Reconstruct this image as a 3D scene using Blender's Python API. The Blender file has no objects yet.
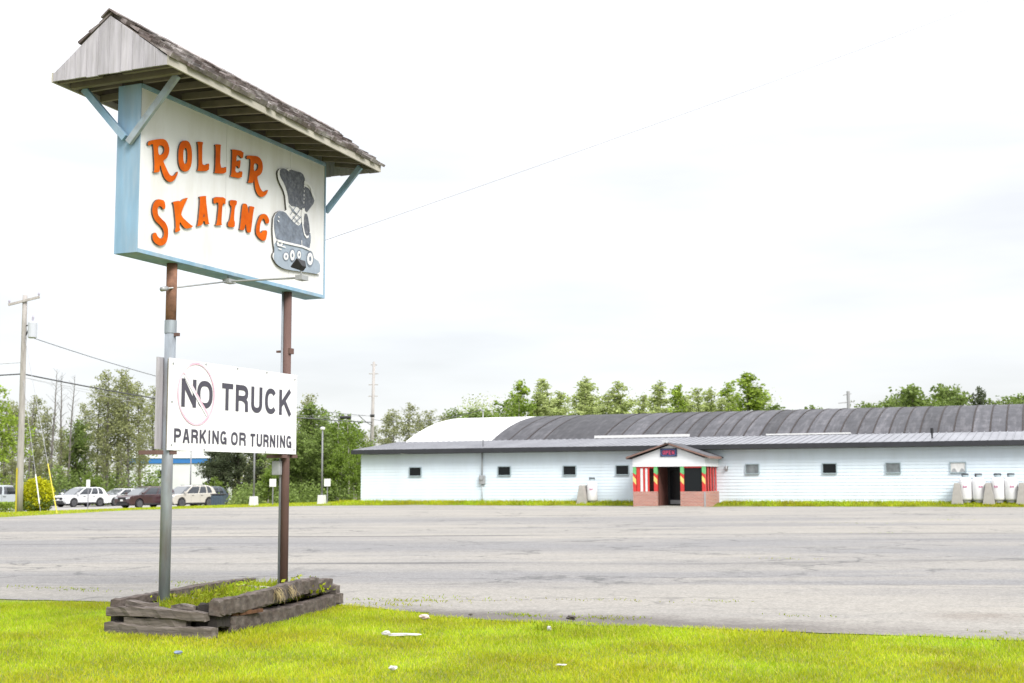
import bpy, bmesh, math, random
import numpy as np
from mathutils import Vector, Matrix
from mathutils.geometry import tessellate_polygon

S = bpy.context.scene
COL = S.collection
R = math.radians
random.seed(7)
RNG = np.random.default_rng(11)

# ------------------------------------------------------------------ camera, sky, sun, exposure
F, PW, PH = 1300.0, 1024, 683
EYE, YAW, PITCH, ROLL = 1.75, R(22.48), math.atan((482 - 341.5) / 1300.0), R(0.25)
ROT = (Matrix.Rotation(YAW, 3, 'Z') @ Matrix.Rotation(math.pi / 2 + PITCH, 3, 'X') @ Matrix.Rotation(-ROLL, 3, 'Z'))
cam_data = bpy.data.cameras.new('camera')
cam = bpy.data.objects.new('camera', cam_data)
COL.objects.link(cam)
cam.matrix_world = Matrix.Translation((0, 0, EYE)) @ ROT.to_4x4()
cam_data.sensor_width = 36
cam_data.lens = 36 * F / PW
cam_data.clip_end = 3000
cam_data.dof.use_dof = True
cam_data.dof.focus_distance = 15.6
cam_data.dof.aperture_fstop = 3.2
S.camera = cam

SUN_EL, SUN_AZ = R(42), R(128)
world = bpy.data.worlds.new('World')
S.world = world
world.use_nodes = True
wn, wl = world.node_tree.nodes, world.node_tree.links
wn.clear()
w_out = wn.new('ShaderNodeOutputWorld')
w_bg = wn.new('ShaderNodeBackground')
w_bg.inputs['Strength'].default_value = 0.1
w_sky = wn.new('ShaderNodeTexSky')
w_sky.sky_type = 'NISHITA'
w_sky.sun_disc = False
w_sky.sun_elevation = SUN_EL
w_sky.sun_rotation = SUN_AZ
w_tc = wn.new('ShaderNodeTexCoord')
w_sep = wn.new('ShaderNodeSeparateXYZ')
wl.new(w_tc.outputs['Generated'], w_sep.inputs[0])
w_lum = wn.new('ShaderNodeMapRange')          # overcast: three times brighter overhead than at the horizon
w_lum.inputs['From Min'].default_value = 0.0
w_lum.inputs['From Max'].default_value = 1.0
w_lum.inputs['To Min'].default_value = 3.22
w_lum.inputs['To Max'].default_value = 13.0
w_pow = wn.new('ShaderNodeMath')
w_pow.operation = 'POWER'
w_pow.use_clamp = True
w_pow.inputs[1].default_value = 1.7
wl.new(w_sep.outputs['Z'], w_pow.inputs[0])
wl.new(w_pow.outputs[0], w_lum.inputs['Value'])
w_map = wn.new('ShaderNodeMapping')
w_map.inputs['Scale'].default_value = (1.0, 1.0, 5.5)
wl.new(w_tc.outputs['Generated'], w_map.inputs[0])
w_noise = wn.new('ShaderNodeTexNoise')
w_noise.inputs['Scale'].default_value = 2.6
w_noise.inputs['Detail'].default_value = 5
w_noise.inputs['Roughness'].default_value = 0.5
wl.new(w_map.outputs[0], w_noise.inputs['Vector'])
w_cl = wn.new('ShaderNodeMapRange')
w_cl.inputs['From Min'].default_value = 0.32
w_cl.inputs['From Max'].default_value = 0.68
w_cl.inputs['To Min'].default_value = 0.88
w_cl.inputs['To Max'].default_value = 1.15
wl.new(w_noise.outputs['Fac'], w_cl.inputs['Value'])
w_mul = wn.new('ShaderNodeMath')
w_mul.operation = 'MULTIPLY'
wl.new(w_lum.outputs[0], w_mul.inputs[0])
wl.new(w_cl.outputs[0], w_mul.inputs[1])
w_tint = wn.new('ShaderNodeVectorMath')
w_tint.operation = 'SCALE'
w_tint.inputs[0].default_value = (0.975, 0.98, 1.0)
wl.new(w_mul.outputs[0], w_tint.inputs['Scale'])
w_mix = wn.new('ShaderNodeMix')
w_mix.data_type = 'RGBA'
w_mix.inputs['Factor'].default_value = 0.92
wl.new(w_sky.outputs[0], w_mix.inputs[6])
wl.new(w_tint.outputs[0], w_mix.inputs[7])
wl.new(w_mix.outputs[2], w_bg.inputs['Color'])
wl.new(w_bg.outputs[0], w_out.inputs[0])

sun_data = bpy.data.lights.new('sun', 'SUN')
sun_data.energy = 1.5
sun_data.angle = R(25)
sun_data.color = (1.0, 0.96, 0.9)
sun = bpy.data.objects.new('sun', sun_data)
COL.objects.link(sun)
sd = Vector((math.sin(SUN_AZ) * math.cos(SUN_EL), math.cos(SUN_AZ) * math.cos(SUN_EL), math.sin(SUN_EL)))
sun.rotation_euler = sd.to_track_quat('Z', 'Y').to_euler()
sun.location = (20, -20, 40)

vs = S.view_settings
vs.view_transform = 'Standard'
vs.look = 'None'
vs.exposure = 1.5
vs.gamma = 1
vs.use_curve_mapping = False

# ------------------------------------------------------------------ terrain
def sm(t):
    t = min(1.0, max(0.0, t))
    return t * t * (3 - 2 * t)

def ground_z(x, y):
    bank = 0.21 * sm((y - 78.1) / 1.5) * sm((x + 48) / 2)
    return 0.22 * sm((y - 20) / 56) * (1 - 2.1 * sm((-x - 51) / 15)) + bank

def ray(px, py):
    return ROT @ Vector(((px - PW / 2) / F, (PH / 2 - py) / F, -1.0))

def spot(px, depth):
    """ground point seen in column px at this depth along the viewing axis"""
    d = ray(px, 482) * depth
    return d.x, d.y, ground_z(d.x, d.y)

def height_at(py, depth):
    return EYE + (ray(512, py) * depth).z

# ------------------------------------------------------------------ materials
def mat(name, color, rough=0.7, var=0.0, scale=6.0, bump=0.0, bscale=40.0, metal=0.0, dark=None, dscale=2.0, damt=0.0,
        stretch=(1, 1, 1), spec=0.4, island=0.0, trans=0.0, coat=0.0):
    m = bpy.data.materials.new(name)
    m.use_nodes = True
    n, l = m.node_tree.nodes, m.node_tree.links
    b = n['Principled BSDF']
    b.inputs['Roughness'].default_value = rough
    b.inputs['Metallic'].default_value = metal
    b.inputs['Specular IOR Level'].default_value = spec
    b.inputs['Coat Weight'].default_value = coat
    tc = n.new('ShaderNodeTexCoord')
    mp = n.new('ShaderNodeMapping')
    mp.inputs['Scale'].default_value = stretch
    l.new(tc.outputs['Object'], mp.inputs[0])
    rgb = n.new('ShaderNodeRGB')
    rgb.outputs[0].default_value = (*color, 1)
    cur = rgb.outputs[0]
    if dark and damt > 0:
        nz = n.new('ShaderNodeTexNoise')
        nz.inputs['Scale'].default_value = dscale
        nz.inputs['Detail'].default_value = 6
        nz.inputs['Roughness'].default_value = 0.65
        l.new(mp.outputs[0], nz.inputs['Vector'])
        mr = n.new('ShaderNodeMapRange')
        mr.inputs['From Min'].default_value = 0.42
        mr.inputs['From Max'].default_value = 0.68
        mr.inputs['To Max'].default_value = damt
        l.new(nz.outputs['Fac'], mr.inputs['Value'])
        mx = n.new('ShaderNodeMix')
        mx.data_type = 'RGBA'
        l.new(mr.outputs[0], mx.inputs['Factor'])
        l.new(cur, mx.inputs[6])
        mx.inputs[7].default_value = (*dark, 1)
        cur = mx.outputs[2]
    if var > 0 or island > 0:
        hs = n.new('ShaderNodeHueSaturation')
        l.new(cur, hs.inputs['Color'])
        cur = hs.outputs[0]
        val = None
        if var > 0:
            nz = n.new('ShaderNodeTexNoise')
            nz.inputs['Scale'].default_value = scale
            nz.inputs['Detail'].default_value = 5
            l.new(mp.outputs[0], nz.inputs['Vector'])
            mr = n.new('ShaderNodeMapRange')
            mr.inputs['From Min'].default_value = 0.3
            mr.inputs['From Max'].default_value = 0.7
            mr.inputs['To Min'].default_value = 1 - var
            mr.inputs['To Max'].default_value = 1 + var
            l.new(nz.outputs['Fac'], mr.inputs['Value'])
            val = mr.outputs[0]
        if island > 0:
            ge = n.new('ShaderNodeNewGeometry')
            mr = n.new('ShaderNodeMapRange')
            mr.inputs['To Min'].default_value = 1 - island
            mr.inputs['To Max'].default_value = 1 + island
            l.new(ge.outputs['Random Per Island'], mr.inputs['Value'])
            if val is not None:
                mm = n.new('ShaderNodeMath')
                mm.operation = 'MULTIPLY'
                l.new(val, mm.inputs[0])
                l.new(mr.outputs[0], mm.inputs[1])
                val = mm.outputs[0]
            else:
                val = mr.outputs[0]
        l.new(val, hs.inputs['Value'])
    l.new(cur, b.inputs['Base Color'])
    if bump > 0:
        nz = n.new('ShaderNodeTexNoise')
        nz.inputs['Scale'].default_value = bscale
        nz.inputs['Detail'].default_value = 4
        l.new(mp.outputs[0], nz.inputs['Vector'])
        bp = n.new('ShaderNodeBump')
        bp.inputs['Strength'].default_value = bump
        bp.inputs['Distance'].default_value = 0.01
        l.new(nz.outputs['Fac'], bp.inputs['Height'])
        l.new(bp.outputs[0], b.inputs['Normal'])
    if trans > 0:
        out = n['Material Output']
        tr = n.new('ShaderNodeBsdfTranslucent')
        l.new(cur, tr.inputs['Color'])
        ms = n.new('ShaderNodeMixShader')
        ms.inputs[0].default_value = trans
        l.new(b.outputs[0], ms.inputs[1])
        l.new(tr.outputs[0], ms.inputs[2])
        l.new(ms.outputs[0], out.inputs[0])
    return m

def emit(name, color, strength):
    m = bpy.data.materials.new(name)
    m.use_nodes = True
    b = m.node_tree.nodes['Principled BSDF']
    b.inputs['Base Color'].default_value = (*color, 1)
    b.inputs['Emission Color'].default_value = (*color, 1)
    b.inputs['Emission Strength'].default_value = strength
    return m

def glass(name, color=(0.02, 0.025, 0.03)):
    m = mat(name, color, rough=0.06, spec=0.7)
    return m

# ------------------------------------------------------------------ mesh helpers
class MB:
    """collects shapes into one mesh"""
    def __init__(self):
        self.v, self.f = [], []

    def add(self, verts, faces):
        o = len(self.v)
        self.v += [tuple(p) for p in verts]
        self.f += [tuple(i + o for i in f) for f in faces]
        return self

    def box(self, x0, x1, y0, y1, z0, z1):
        v = [(x0, y0, z0), (x1, y0, z0), (x1, y1, z0), (x0, y1, z0), (x0, y0, z1), (x1, y0, z1), (x1, y1, z1), (x0, y1, z1)]
        return self.add(v, [(0, 3, 2, 1), (4, 5, 6, 7), (0, 1, 5, 4), (1, 2, 6, 5), (2, 3, 7, 6), (3, 0, 4, 7)])

    def obox(self, c, ax, ay, az):
        """oriented box: centre and three half-axis vectors"""
        c, ax, ay, az = Vector(c), Vector(ax), Vector(ay), Vector(az)
        v = [c + sx * ax + sy * ay + sz * az for sz in (-1, 1) for sx, sy in ((-1, -1), (1, -1), (1, 1), (-1, 1))]
        return self.add(v, [(0, 3, 2, 1), (4, 5, 6, 7), (0, 1, 5, 4), (1, 2, 6, 5), (2, 3, 7, 6), (3, 0, 4, 7)])

    def bar(self, p, q, w, h, up=(0, 0, 1)):
        p, q = Vector(p), Vector(q)
        d = (q - p)
        a = d / 2
        d.normalize()
        s = d.cross(Vector(up)).normalized()
        u = s.cross(d).normalized()
        return self.obox((p + q) / 2, a, s * w / 2, u * h / 2)

    def tube(self, pts, rads, n=8, cap=True):
        pts = [Vector(p) for p in pts]
        if not isinstance(rads, (list, tuple)):
            rads = [rads] * len(pts)
        rings = []
        prev = None
        for i, p in enumerate(pts):
            d = (pts[min(i + 1, len(pts) - 1)] - pts[max(i - 1, 0)]).normalized()
            ref = Vector((0, 0, 1)) if abs(d.z) < 0.9 else Vector((1, 0, 0))
            s = d.cross(ref).normalized() if prev is None else (prev - d * prev.dot(d)).normalized()
            prev = s
            u = d.cross(s)
            rings.append([p + rads[i] * (math.cos(2 * math.pi * k / n) * s + math.sin(2 * math.pi * k / n) * u) for k in range(n)])
        v = [q for r in rings for q in r]
        f = []
        for i in range(len(pts) - 1):
            for k in range(n):
                a, b = i * n + k, i * n + (k + 1) % n
                f.append((a, b, b + n, a + n))
        if cap:
            f.append(tuple(range(n - 1, -1, -1)))
            f.append(tuple(range((len(pts) - 1) * n, len(pts) * n)))
        return self.add(v, f)

    def loft(self, rings, cap=True, closed=True):
        n = len(rings[0])
        v = [q for r in rings for q in r]
        f = []
        for i in range(len(rings) - 1):
            for k in range(n if closed else n - 1):
                a, b = i * n + k, i * n + (k + 1) % n
                f.append((a, b, b + n, a + n))
        if cap:
            f.append(tuple(range(n - 1, -1, -1)))
            f.append(tuple(range((len(rings) - 1) * n, len(rings) * n)))
        return self.add(v, f)

    def poly_prism(self, outer, holes, place, d0, d1):
        """outline with holes; place(u, v, depth) gives the point"""
        loops = [outer] + list(holes)
        tri = tessellate_polygon([[Vector((u, v, 0)) for u, v in lp] for lp in loops])
        flat = [q for lp in loops for q in lp]
        n = len(flat)
        v = [place(u, w, d1) for u, w in flat] + [place(u, w, d0) for u, w in flat]
        f = [tuple(t) for t in tri] + [tuple(i + n for i in reversed(t)) for t in tri]
        o = 0
        for lp in loops:
            k = len(lp)
            for i in range(k):
                a, b = o + i, o + (i + 1) % k
                f.append((a, b, b + n, a + n))
            o += k
        return self.add(v, f)

    def ribbon(self, pts, w, place, d, closed=False):
        pts = [Vector(p) for p in pts]
        n = len(pts)
        L, Rr = [], []
        for i in range(n):
            if closed:
                a, b = pts[i - 1], pts[(i + 1) % n]
                t1, t2 = (pts[i] - a).normalized(), (b - pts[i]).normalized()
            else:
                t1 = (pts[i] - pts[i - 1]).normalized() if i else (pts[1] - pts[0]).normalized()
                t2 = (pts[i + 1] - pts[i]).normalized() if i < n - 1 else t1
            nn = Vector((-(t1 + t2).y, (t1 + t2).x)).normalized()
            k = 1 / max(0.45, nn.dot(Vector((-t1.y, t1.x))))
            L.append(pts[i] + nn * w / 2 * k)
            Rr.append(pts[i] - nn * w / 2 * k)
        v = [place(p.x, p.y, d) for p in L] + [place(p.x, p.y, d) for p in Rr]
        f = [(i, (i + 1) % n, (i + 1) % n + n, i + n) for i in range(n if closed else n - 1)]
        return self.add(v, f)

    def build(self, name, m=None, parent=None, bevel=0.0, smooth=False, seg=2):
        me = bpy.data.meshes.new(name)
        me.from_pydata(self.v, [], self.f)
        bm = bmesh.new()
        bm.from_mesh(me)
        bmesh.ops.recalc_face_normals(bm, faces=bm.faces)
        bm.to_mesh(me)
        bm.free()
        if smooth:
            me.polygons.foreach_set('use_smooth', [True] * len(me.polygons))
        if m:
            me.materials.append(m)
        o = bpy.data.objects.new(name, me)
        COL.objects.link(o)
        if parent:
            o.parent = parent
        if bevel:
            md = o.modifiers.new('bevel', 'BEVEL')
            md.width = bevel
            md.segments = seg
            md.limit_method = 'ANGLE'
        return o

def fast_mesh(name, verts, quads, m=None):
    me = bpy.data.meshes.new(name)
    verts = np.asarray(verts, dtype=np.float32)
    quads = np.asarray(quads, dtype=np.int32)
    k = quads.shape[1]
    me.vertices.add(len(verts))
    me.vertices.foreach_set('co', verts.ravel())
    me.loops.add(quads.size)
    me.loops.foreach_set('vertex_index', quads.ravel())
    me.polygons.add(len(quads))
    me.polygons.foreach_set('loop_start', np.arange(0, quads.size, k, dtype=np.int32))
    me.polygons.foreach_set('loop_total', np.full(len(quads), k, dtype=np.int32))
    me.update(calc_edges=True)
    if m:
        me.materials.append(m)
    return me

def link(name, me, parent=None, loc=(0, 0, 0)):
    o = bpy.data.objects.new(name, me)
    COL.objects.link(o)
    o.location = loc
    if parent:
        o.parent = parent
    return o

def tag(o, label=None, cat=None, group=None, kind=None):
    if label:
        o['label'] = label
    if cat:
        o['category'] = cat
    if group:
        o['group'] = group
    if kind:
        o['kind'] = kind
    return o

def empty(name, loc, rz=0.0):
    o = bpy.data.objects.new(name, None)
    COL.objects.link(o)
    o.location = loc
    o.rotation_euler = (0, 0, rz)
    o.empty_display_size = 0.3
    return o

def copy_tree(o, parent=None):
    c = o.copy()
    COL.objects.link(c)
    if parent:
        c.parent = parent
    for ch in o.children:
        copy_tree(ch, c)
    return c

def wpart(mb, name, m, parent, bevel=0.0, smooth=False, label=None, cat=None):
    """part whose mesh is written in world coordinates"""
    o = mb.build(name, m, parent, bevel, smooth)
    if parent is not None and parent.type == 'EMPTY':
        o.matrix_parent_inverse = Matrix.Translation(-Vector(parent.location))
    if label:
        o['label'] = label
    return o

# ------------------------------------------------------------------ ground, lot, roads
def grass_ground_material():
    m = mat('lawn_soil', (0.12, 0.155, 0.008), 0.95, var=0.25, scale=0.9, dark=(0.17, 0.17, 0.015), dscale=0.35, damt=0.7, bump=0.6, bscale=30)
    return m

def asphalt_material():
    m = bpy.data.materials.new('worn_asphalt')
    m.use_nodes = True
    n, l = m.node_tree.nodes, m.node_tree.links
    b = n['Principled BSDF']
    b.inputs['Roughness'].default_value = 0.9
    b.inputs['Specular IOR Level'].default_value = 0.25
    tc = n.new('ShaderNodeTexCoord')

    def mapping(scale, rz=0.0):
        mp = n.new('ShaderNodeMapping')
        mp.inputs['Scale'].default_value = scale
        mp.vector_type = 'TEXTURE' if False else 'POINT'
        mp.inputs['Rotation'].default_value = (0, 0, rz)
        l.new(tc.outputs['Object'], mp.inputs[0])
        return mp.outputs[0]

    def noise(vec, scale, detail=5, rough=0.55):
        t = n.new('ShaderNodeTexNoise')
        t.inputs['Scale'].default_value = scale
        t.inputs['Detail'].default_value = detail
        t.inputs['Roughness'].default_value = rough
        l.new(vec, t.inputs['Vector'])
        return t.outputs['Fac']

    def rng(v, a, b_, c, d):
        t = n.new('ShaderNodeMapRange')
        for k, x in zip(('From Min', 'From Max', 'To Min', 'To Max'), (a, b_, c, d)):
            t.inputs[k].default_value = x
        l.new(v, t.inputs['Value'])
        return t.outputs[0]

    def math_(op, a, b_=None):
        t = n.new('ShaderNodeMath')
        t.operation = op
        for i, x in enumerate((a, b_)):
            if x is None:
                continue
            if isinstance(x, (int, float)):
                t.inputs[i].default_value = x
            else:
                l.new(x, t.inputs[i])
        return t.outputs[0]

    def mix(fac, a, b_):
        t = n.new('ShaderNodeMix')
        t.data_type = 'RGBA'
        l.new(fac, t.inputs['Factor'])
        for i, x in ((6, a), (7, b_)):
            if isinstance(x, tuple):
                t.inputs[i].default_value = (*x, 1)
            else:
                l.new(x, t.inputs[i])
        return t.outputs[2]

    # paving ran roughly along the camera's left-right direction: rotate the coordinates so u runs along the lanes
    rot = n.new('ShaderNodeVectorRotate')
    rot.rotation_type = 'Z_AXIS'
    rot.inputs['Angle'].default_value = -R(21.5)
    l.new(tc.outputs['Object'], rot.inputs['Vector'])
    lane = rot.outputs[0]

    def lane_map(scale):
        mp = n.new('ShaderNodeMapping')
        mp.inputs['Scale'].default_value = scale
        l.new(lane, mp.inputs[0])
        return mp.outputs[0]

    warp = noise(lane_map((0.05, 0.05, 1)), 1.0, 3)
    col = (0.222, 0.209, 0.196)
    tan = rng(noise(lane_map((0.03, 0.16, 1)), 1.0, 4), 0.42, 0.6, 0, 1)
    c = mix(tan, (0.218, 0.208, 0.193), (0.249, 0.234, 0.210))
    # darker overlay lanes: wide bands at their own distances, broken up by noise
    sep0 = n.new('ShaderNodeSeparateXYZ')
    l.new(lane, sep0.inputs[0])
    wob = math_('ADD', sep0.outputs['Y'], math_('MULTIPLY', rng(warp, 0.3, 0.7, -1.0, 1.0), 1.1))
    for lo, hi, sc_, amt in ((22.4, 26.0, 1.6, 0.75), (28.5, 41.0, 0.8, 0.7), (47.0, 60.0, 0.7, 0.6)):
        inside = math_('MULTIPLY', rng(wob, lo - 0.25, lo + 0.25, 0, 1), rng(wob, hi - 0.6, hi + 0.6, 1, 0))
        brk = rng(noise(lane_map((0.03, 0.10, 1)), 1.0 + sc_, 5, 0.65), 0.40, 0.56, 0, amt)
        c = mix(math_('MULTIPLY', inside, brk), c, (0.15, 0.15, 0.158))
    blotch = rng(noise(lane_map((0.10, 0.35, 1)), 0.8, 6, 0.68), 0.5, 0.64, 0, 0.75)
    c = mix(blotch, c, (0.172, 0.166, 0.162))
    # lanes laid beside each other: sealed joints and long cracks
    sep = n.new('ShaderNodeSeparateXYZ')
    l.new(lane, sep.inputs[0])
    vv = math_('ADD', sep.outputs['Y'], math_('MULTIPLY', rng(warp, 0.3, 0.7, -1.0, 1.0), 0.9))
    patchy = noise(lane_map((0.06, 0.8, 1)), 1.3, 4, 0.7)
    for k, (pos, wid, amt) in enumerate(((22.4, 0.12, 0.35), (28.4, 0.45, 0.85), (37.4, 0.3, 0.6), (41.3, 0.5, 0.8), (48.0, 0.5, 0.35), (62.0, 0.7, 0.3))):
        dist = math_('ABSOLUTE', math_('SUBTRACT', vv, pos))
        line = rng(dist, 0.0, wid, 1, 0)
        sel = rng(noise(lane_map((0.045, 0.3, 1)), 1.0 + 0.23 * k, 3, 0.6), 0.46, 0.56, 0.1, 1)
        f = math_('MULTIPLY', math_('MULTIPLY', line, sel), amt)
        c = mix(f, c, (0.055, 0.055, 0.06))
    # worn, damp-looking crumbled strip along the near edge and a brown silty patch at the right
    so = n.new('ShaderNodeSeparateXYZ')
    l.new(tc.outputs['Object'], so.inputs[0])
    edge_n = noise(tc.outputs['Object'], 1.1, 6, 0.7)
    near = rng(math_('ADD', so.outputs['Y'], math_('MULTIPLY', edge_n, 1.8)), 16.9, 17.7, 1, 0)
    xin = math_('MULTIPLY', rng(so.outputs['X'], -9.4, -8.4, 0, 1), rng(so.outputs['X'], -3.6, -1.0, 1, 0.35))
    c = mix(math_('MULTIPLY', math_('MULTIPLY', near, xin), 0.9), c, (0.105, 0.094, 0.088))
    py_ = rng(math_('ABSOLUTE', math_('SUBTRACT', so.outputs['Y'], 17.9)), 0.15, 0.75, 1, 0)
    px_ = rng(math_('ABSOLUTE', math_('SUBTRACT', so.outputs['X'], -0.4)), 0.4, 1.4, 1, 0)
    c = mix(math_('MULTIPLY', math_('MULTIPLY', math_('MULTIPLY', py_, px_), rng(edge_n, 0.35, 0.55, 0.2, 1)), 0.8), c, (0.15, 0.125, 0.105))
    # fine crazing
    vo = n.new('ShaderNodeTexVoronoi')
    vo.feature = 'DISTANCE_TO_EDGE'
    vo.inputs['Scale'].default_value = 0.42
    wv = n.new('ShaderNodeMixRGB') if False else None
    dist_n = n.new('ShaderNodeTexNoise')
    dist_n.inputs['Scale'].default_value = 0.8
    dist_n.inputs['Detail'].default_value = 6
    l.new(tc.outputs['Object'], dist_n.inputs['Vector'])
    av = n.new('ShaderNodeVectorMath')
    av.operation = 'ADD'
    sc = n.new('ShaderNodeVectorMath')
    sc.operation = 'SCALE'
    sc.inputs['Scale'].default_value = 1.6
    l.new(dist_n.outputs['Color'], sc.inputs[0])
    l.new(lane_map((0.6, 1.0, 1)), av.inputs[0])
    l.new(sc.outputs[0], av.inputs[1])
    l.new(av.outputs[0], vo.inputs['Vector'])
    cr = rng(vo.outputs['Distance'], 0.0, 0.028, 0.9, 0)
    crm = math_('MULTIPLY', cr, rng(noise(lane_map((0.1, 0.2, 1)), 1.0, 3), 0.42, 0.55, 0.1, 1))
    sepc = n.new('ShaderNodeSeparateXYZ')
    l.new(lane, sepc.inputs[0])
    c = mix(math_('MULTIPLY', crm, rng(sepc.outputs['Y'], 17.5, 23.0, 0.35, 0.9)), c, (0.075, 0.075, 0.075))
    # stone grain
    g = noise(tc.outputs['Object'], 20, 4, 0.85)
    gm = noise(tc.outputs['Object'], 5.0, 5, 0.7)
    hs = n.new('ShaderNodeHueSaturation')
    l.new(c, hs.inputs['Color'])
    l.new(math_('MULTIPLY', rng(g, 0.25, 0.75, 0.62, 1.38), rng(gm, 0.3, 0.7, 0.87, 1.13)), hs.inputs['Value'])
    l.new(hs.outputs[0], b.inputs['Base Color'])
    bp = n.new('ShaderNodeBump')
    bp.inputs['Strength'].default_value = 0.6
    bp.inputs['Distance'].default_value = 0.012
    l.new(g, bp.inputs['Height'])
    l.new(bp.outputs[0], b.inputs['Normal'])
    return m

M = {}
M['lawn'] = grass_ground_material()
M['asphalt'] = asphalt_material()
M['concrete'] = mat('pale_concrete', (0.34, 0.33, 0.31), 0.9, var=0.12, scale=3, bump=0.3)
M['concrete_lot'] = mat('dusty_lot', (0.27, 0.26, 0.25), 0.9, var=0.12, scale=0.4, bump=0.3)
M['soil'] = mat('soil', (0.07, 0.055, 0.035), 0.95, var=0.3, scale=9, bump=0.8)
M['dirt'] = mat('dirt', (0.13, 0.115, 0.1), 0.95, var=0.3, scale=4, bump=0.5)

def axis_samples(spans):
    out = []
    for a, b, s in spans:
        k = max(1, int(round((b - a) / s)))
        out += [a + (b - a) * i / k for i in range(k)]
    return out + [spans[-1][1]]

xs = axis_samples([(-900, -200, 100), (-200, -100, 10), (-100, 40, 2), (40, 120, 10), (120, 900, 100)])
ys = axis_samples([(-400, -40, 60), (-40, 0, 8), (0, 76, 2), (76, 82, 0.25), (82, 126, 2), (126, 200, 8), (200, 1400, 100)])
gv = [(x, y, ground_z(x, y)) for y in ys for x in xs]
nx = len(xs)
gf = [(j * nx + i, j * nx + i + 1, (j + 1) * nx + i + 1, (j + 1) * nx + i) for j in range(len(ys) - 1) for i in range(nx - 1)]
g = MB().add(gv, gf).build('ground', M['lawn'], smooth=True)
tag(g, 'lawn and rough grassland around the lot', 'ground', kind='structure')

def sheet(name, outline, m, dz, step=1.5, rag=0.0):
    """surface following the terrain inside an outline"""
    pts = []
    n = len(outline)
    for i in range(n):
        a, b = Vector(outline[i]), Vector(outline[(i + 1) % n])
        k = max(1, int((b - a).length / 0.35)) if rag else 1
        for j in range(k):
            p = a + (b - a) * j / k
            if rag and j:
                p += Vector((random.gauss(0, rag), random.gauss(0, rag)))
            pts.append(p)
    bm = bmesh.new()
    bv = [bm.verts.new((p.x, p.y, 0)) for p in pts]
    bm.faces.new(bv)
    x0, x1 = min(p.x for p in pts), max(p.x for p in pts)
    y0, y1 = min(p.y for p in pts), max(p.y for p in pts)
    y = math.ceil(y0 / step) * step
    while y < y1:
        bmesh.ops.bisect_plane(bm, geom=bm.verts[:] + bm.edges[:] + bm.faces[:], plane_co=(0, y, 0), plane_no=(0, 1, 0))
        y += step
    x = math.ceil(x0 / 6.0) * 6.0
    while x < x1:
        bmesh.ops.bisect_plane(bm, geom=bm.verts[:] + bm.edges[:] + bm.faces[:], plane_co=(x, 0, 0), plane_no=(1, 0, 0))
        x += 6.0
    bmesh.ops.triangulate(bm, faces=bm.faces[:])
    for v in bm.verts:
        v.co.z = ground_z(v.co.x, v.co.y) + dz
    bmesh.ops.recalc_face_normals(bm, faces=bm.faces)
    me = bpy.data.meshes.new(name)
    bm.to_mesh(me)
    bm.free()
    me.polygons.foreach_set('use_smooth', [True] * len(me.polygons))
    me.materials.append(m)
    o = bpy.data.objects.new(name, me)
    COL.objects.link(o)
    o['kind'] = 'structure'
    return o

FRONT = 15.72
lot = [(-70, FRONT + 0.2), (-30, FRONT), (-14.9, FRONT - 0.1), (-12, FRONT + 0.15), (-9.8, FRONT + 0.9), (-8.7, FRONT + 0.55), (-7.2, FRONT - 0.25), (-5.6, FRONT - 0.42), (-4, FRONT - 0.35), (-1, FRONT - 0.25), (40, FRONT - 0.25),
       (40, 78.0), (-15, 78.2), (-18.4, 77.4), (-18.6, 76.35), (-23.9, 76.35), (-24.2, 78.2), (-40, 78.3), (-45.8, 75.2), (-50.2, 62.5), (-47.6, 48.5), (-51, 40), (-70, 38)]
sheet('parking_lot', lot, M['asphalt'], 0.01, rag=0.08)['label'] = 'worn grey asphalt parking lot'
sheet('road', [(-120, -14), (-120, 5.5), (-20, 6.0), (20, 6.0), (90, 5.5), (90, -14)], M['asphalt'], 0.012)['label'] = 'unseen asphalt road added along the near side of the lawn'  # added out of view so the lawn's green bounce tints the sign less
sheet('car_park', [(-60.5, 76.5), (-96, 79), (-96, 104), (-66, 100), (-60, 92)], M['concrete_lot'], 0.03, rag=0.1)['label'] = 'pale paved strip under the parked cars'
sheet('path', [(-61, 64.2), (-70.2, 77), (-74, 77), (-65, 63)], M['concrete_lot'], 0.03)['label'] = 'narrow path beside the utility pole'

# ------------------------------------------------------------------ skating hall
M['siding'] = mat('pale_blue_siding', (0.63, 0.715, 0.785), 0.6, var=0.04, scale=0.8, dark=(0.55, 0.62, 0.66), dscale=1.2, damt=0.45, stretch=(1, 1, 0.25))
M['siding_white'] = mat('white_siding', (0.70, 0.72, 0.74), 0.6, var=0.04, scale=1.2)
M['fascia_dark'] = mat('dark_metal_fascia', (0.024, 0.025, 0.03), 0.5, var=0.15, scale=2)
M['metal_roof'] = mat('pale_metal_roof', (0.21, 0.215, 0.235), 0.6, var=0.1, scale=0.7, stretch=(1, 0.3, 1), dark=(0.14, 0.14, 0.16), dscale=0.8, damt=0.4)
M['white_membrane'] = mat('white_membrane', (0.62, 0.62, 0.61), 0.7, var=0.05, scale=0.7)
M['window_frame'] = mat('window_frame_blue', (0.3, 0.37, 0.4), 0.5, var=0.05)
M['dark_glass'] = mat('dark_window_glass', (0.01, 0.012, 0.014), 0.2, spec=0.2)
M['grey_glass'] = mat('grey_window', (0.16, 0.18, 0.19), 0.25, var=0.3, scale=3)
M['white_pane'] = mat('white_curtain', (0.62, 0.62, 0.61), 0.8, var=0.1, scale=8, stretch=(1, 1, 0.3))
M['brick'] = None
M['red_paint'] = mat('red_paint', (0.5, 0.035, 0.03), 0.5, var=0.12, scale=5)
M['green_paint'] = mat('green_paint', (0.13, 0.42, 0.16), 0.5, var=0.1)
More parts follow.
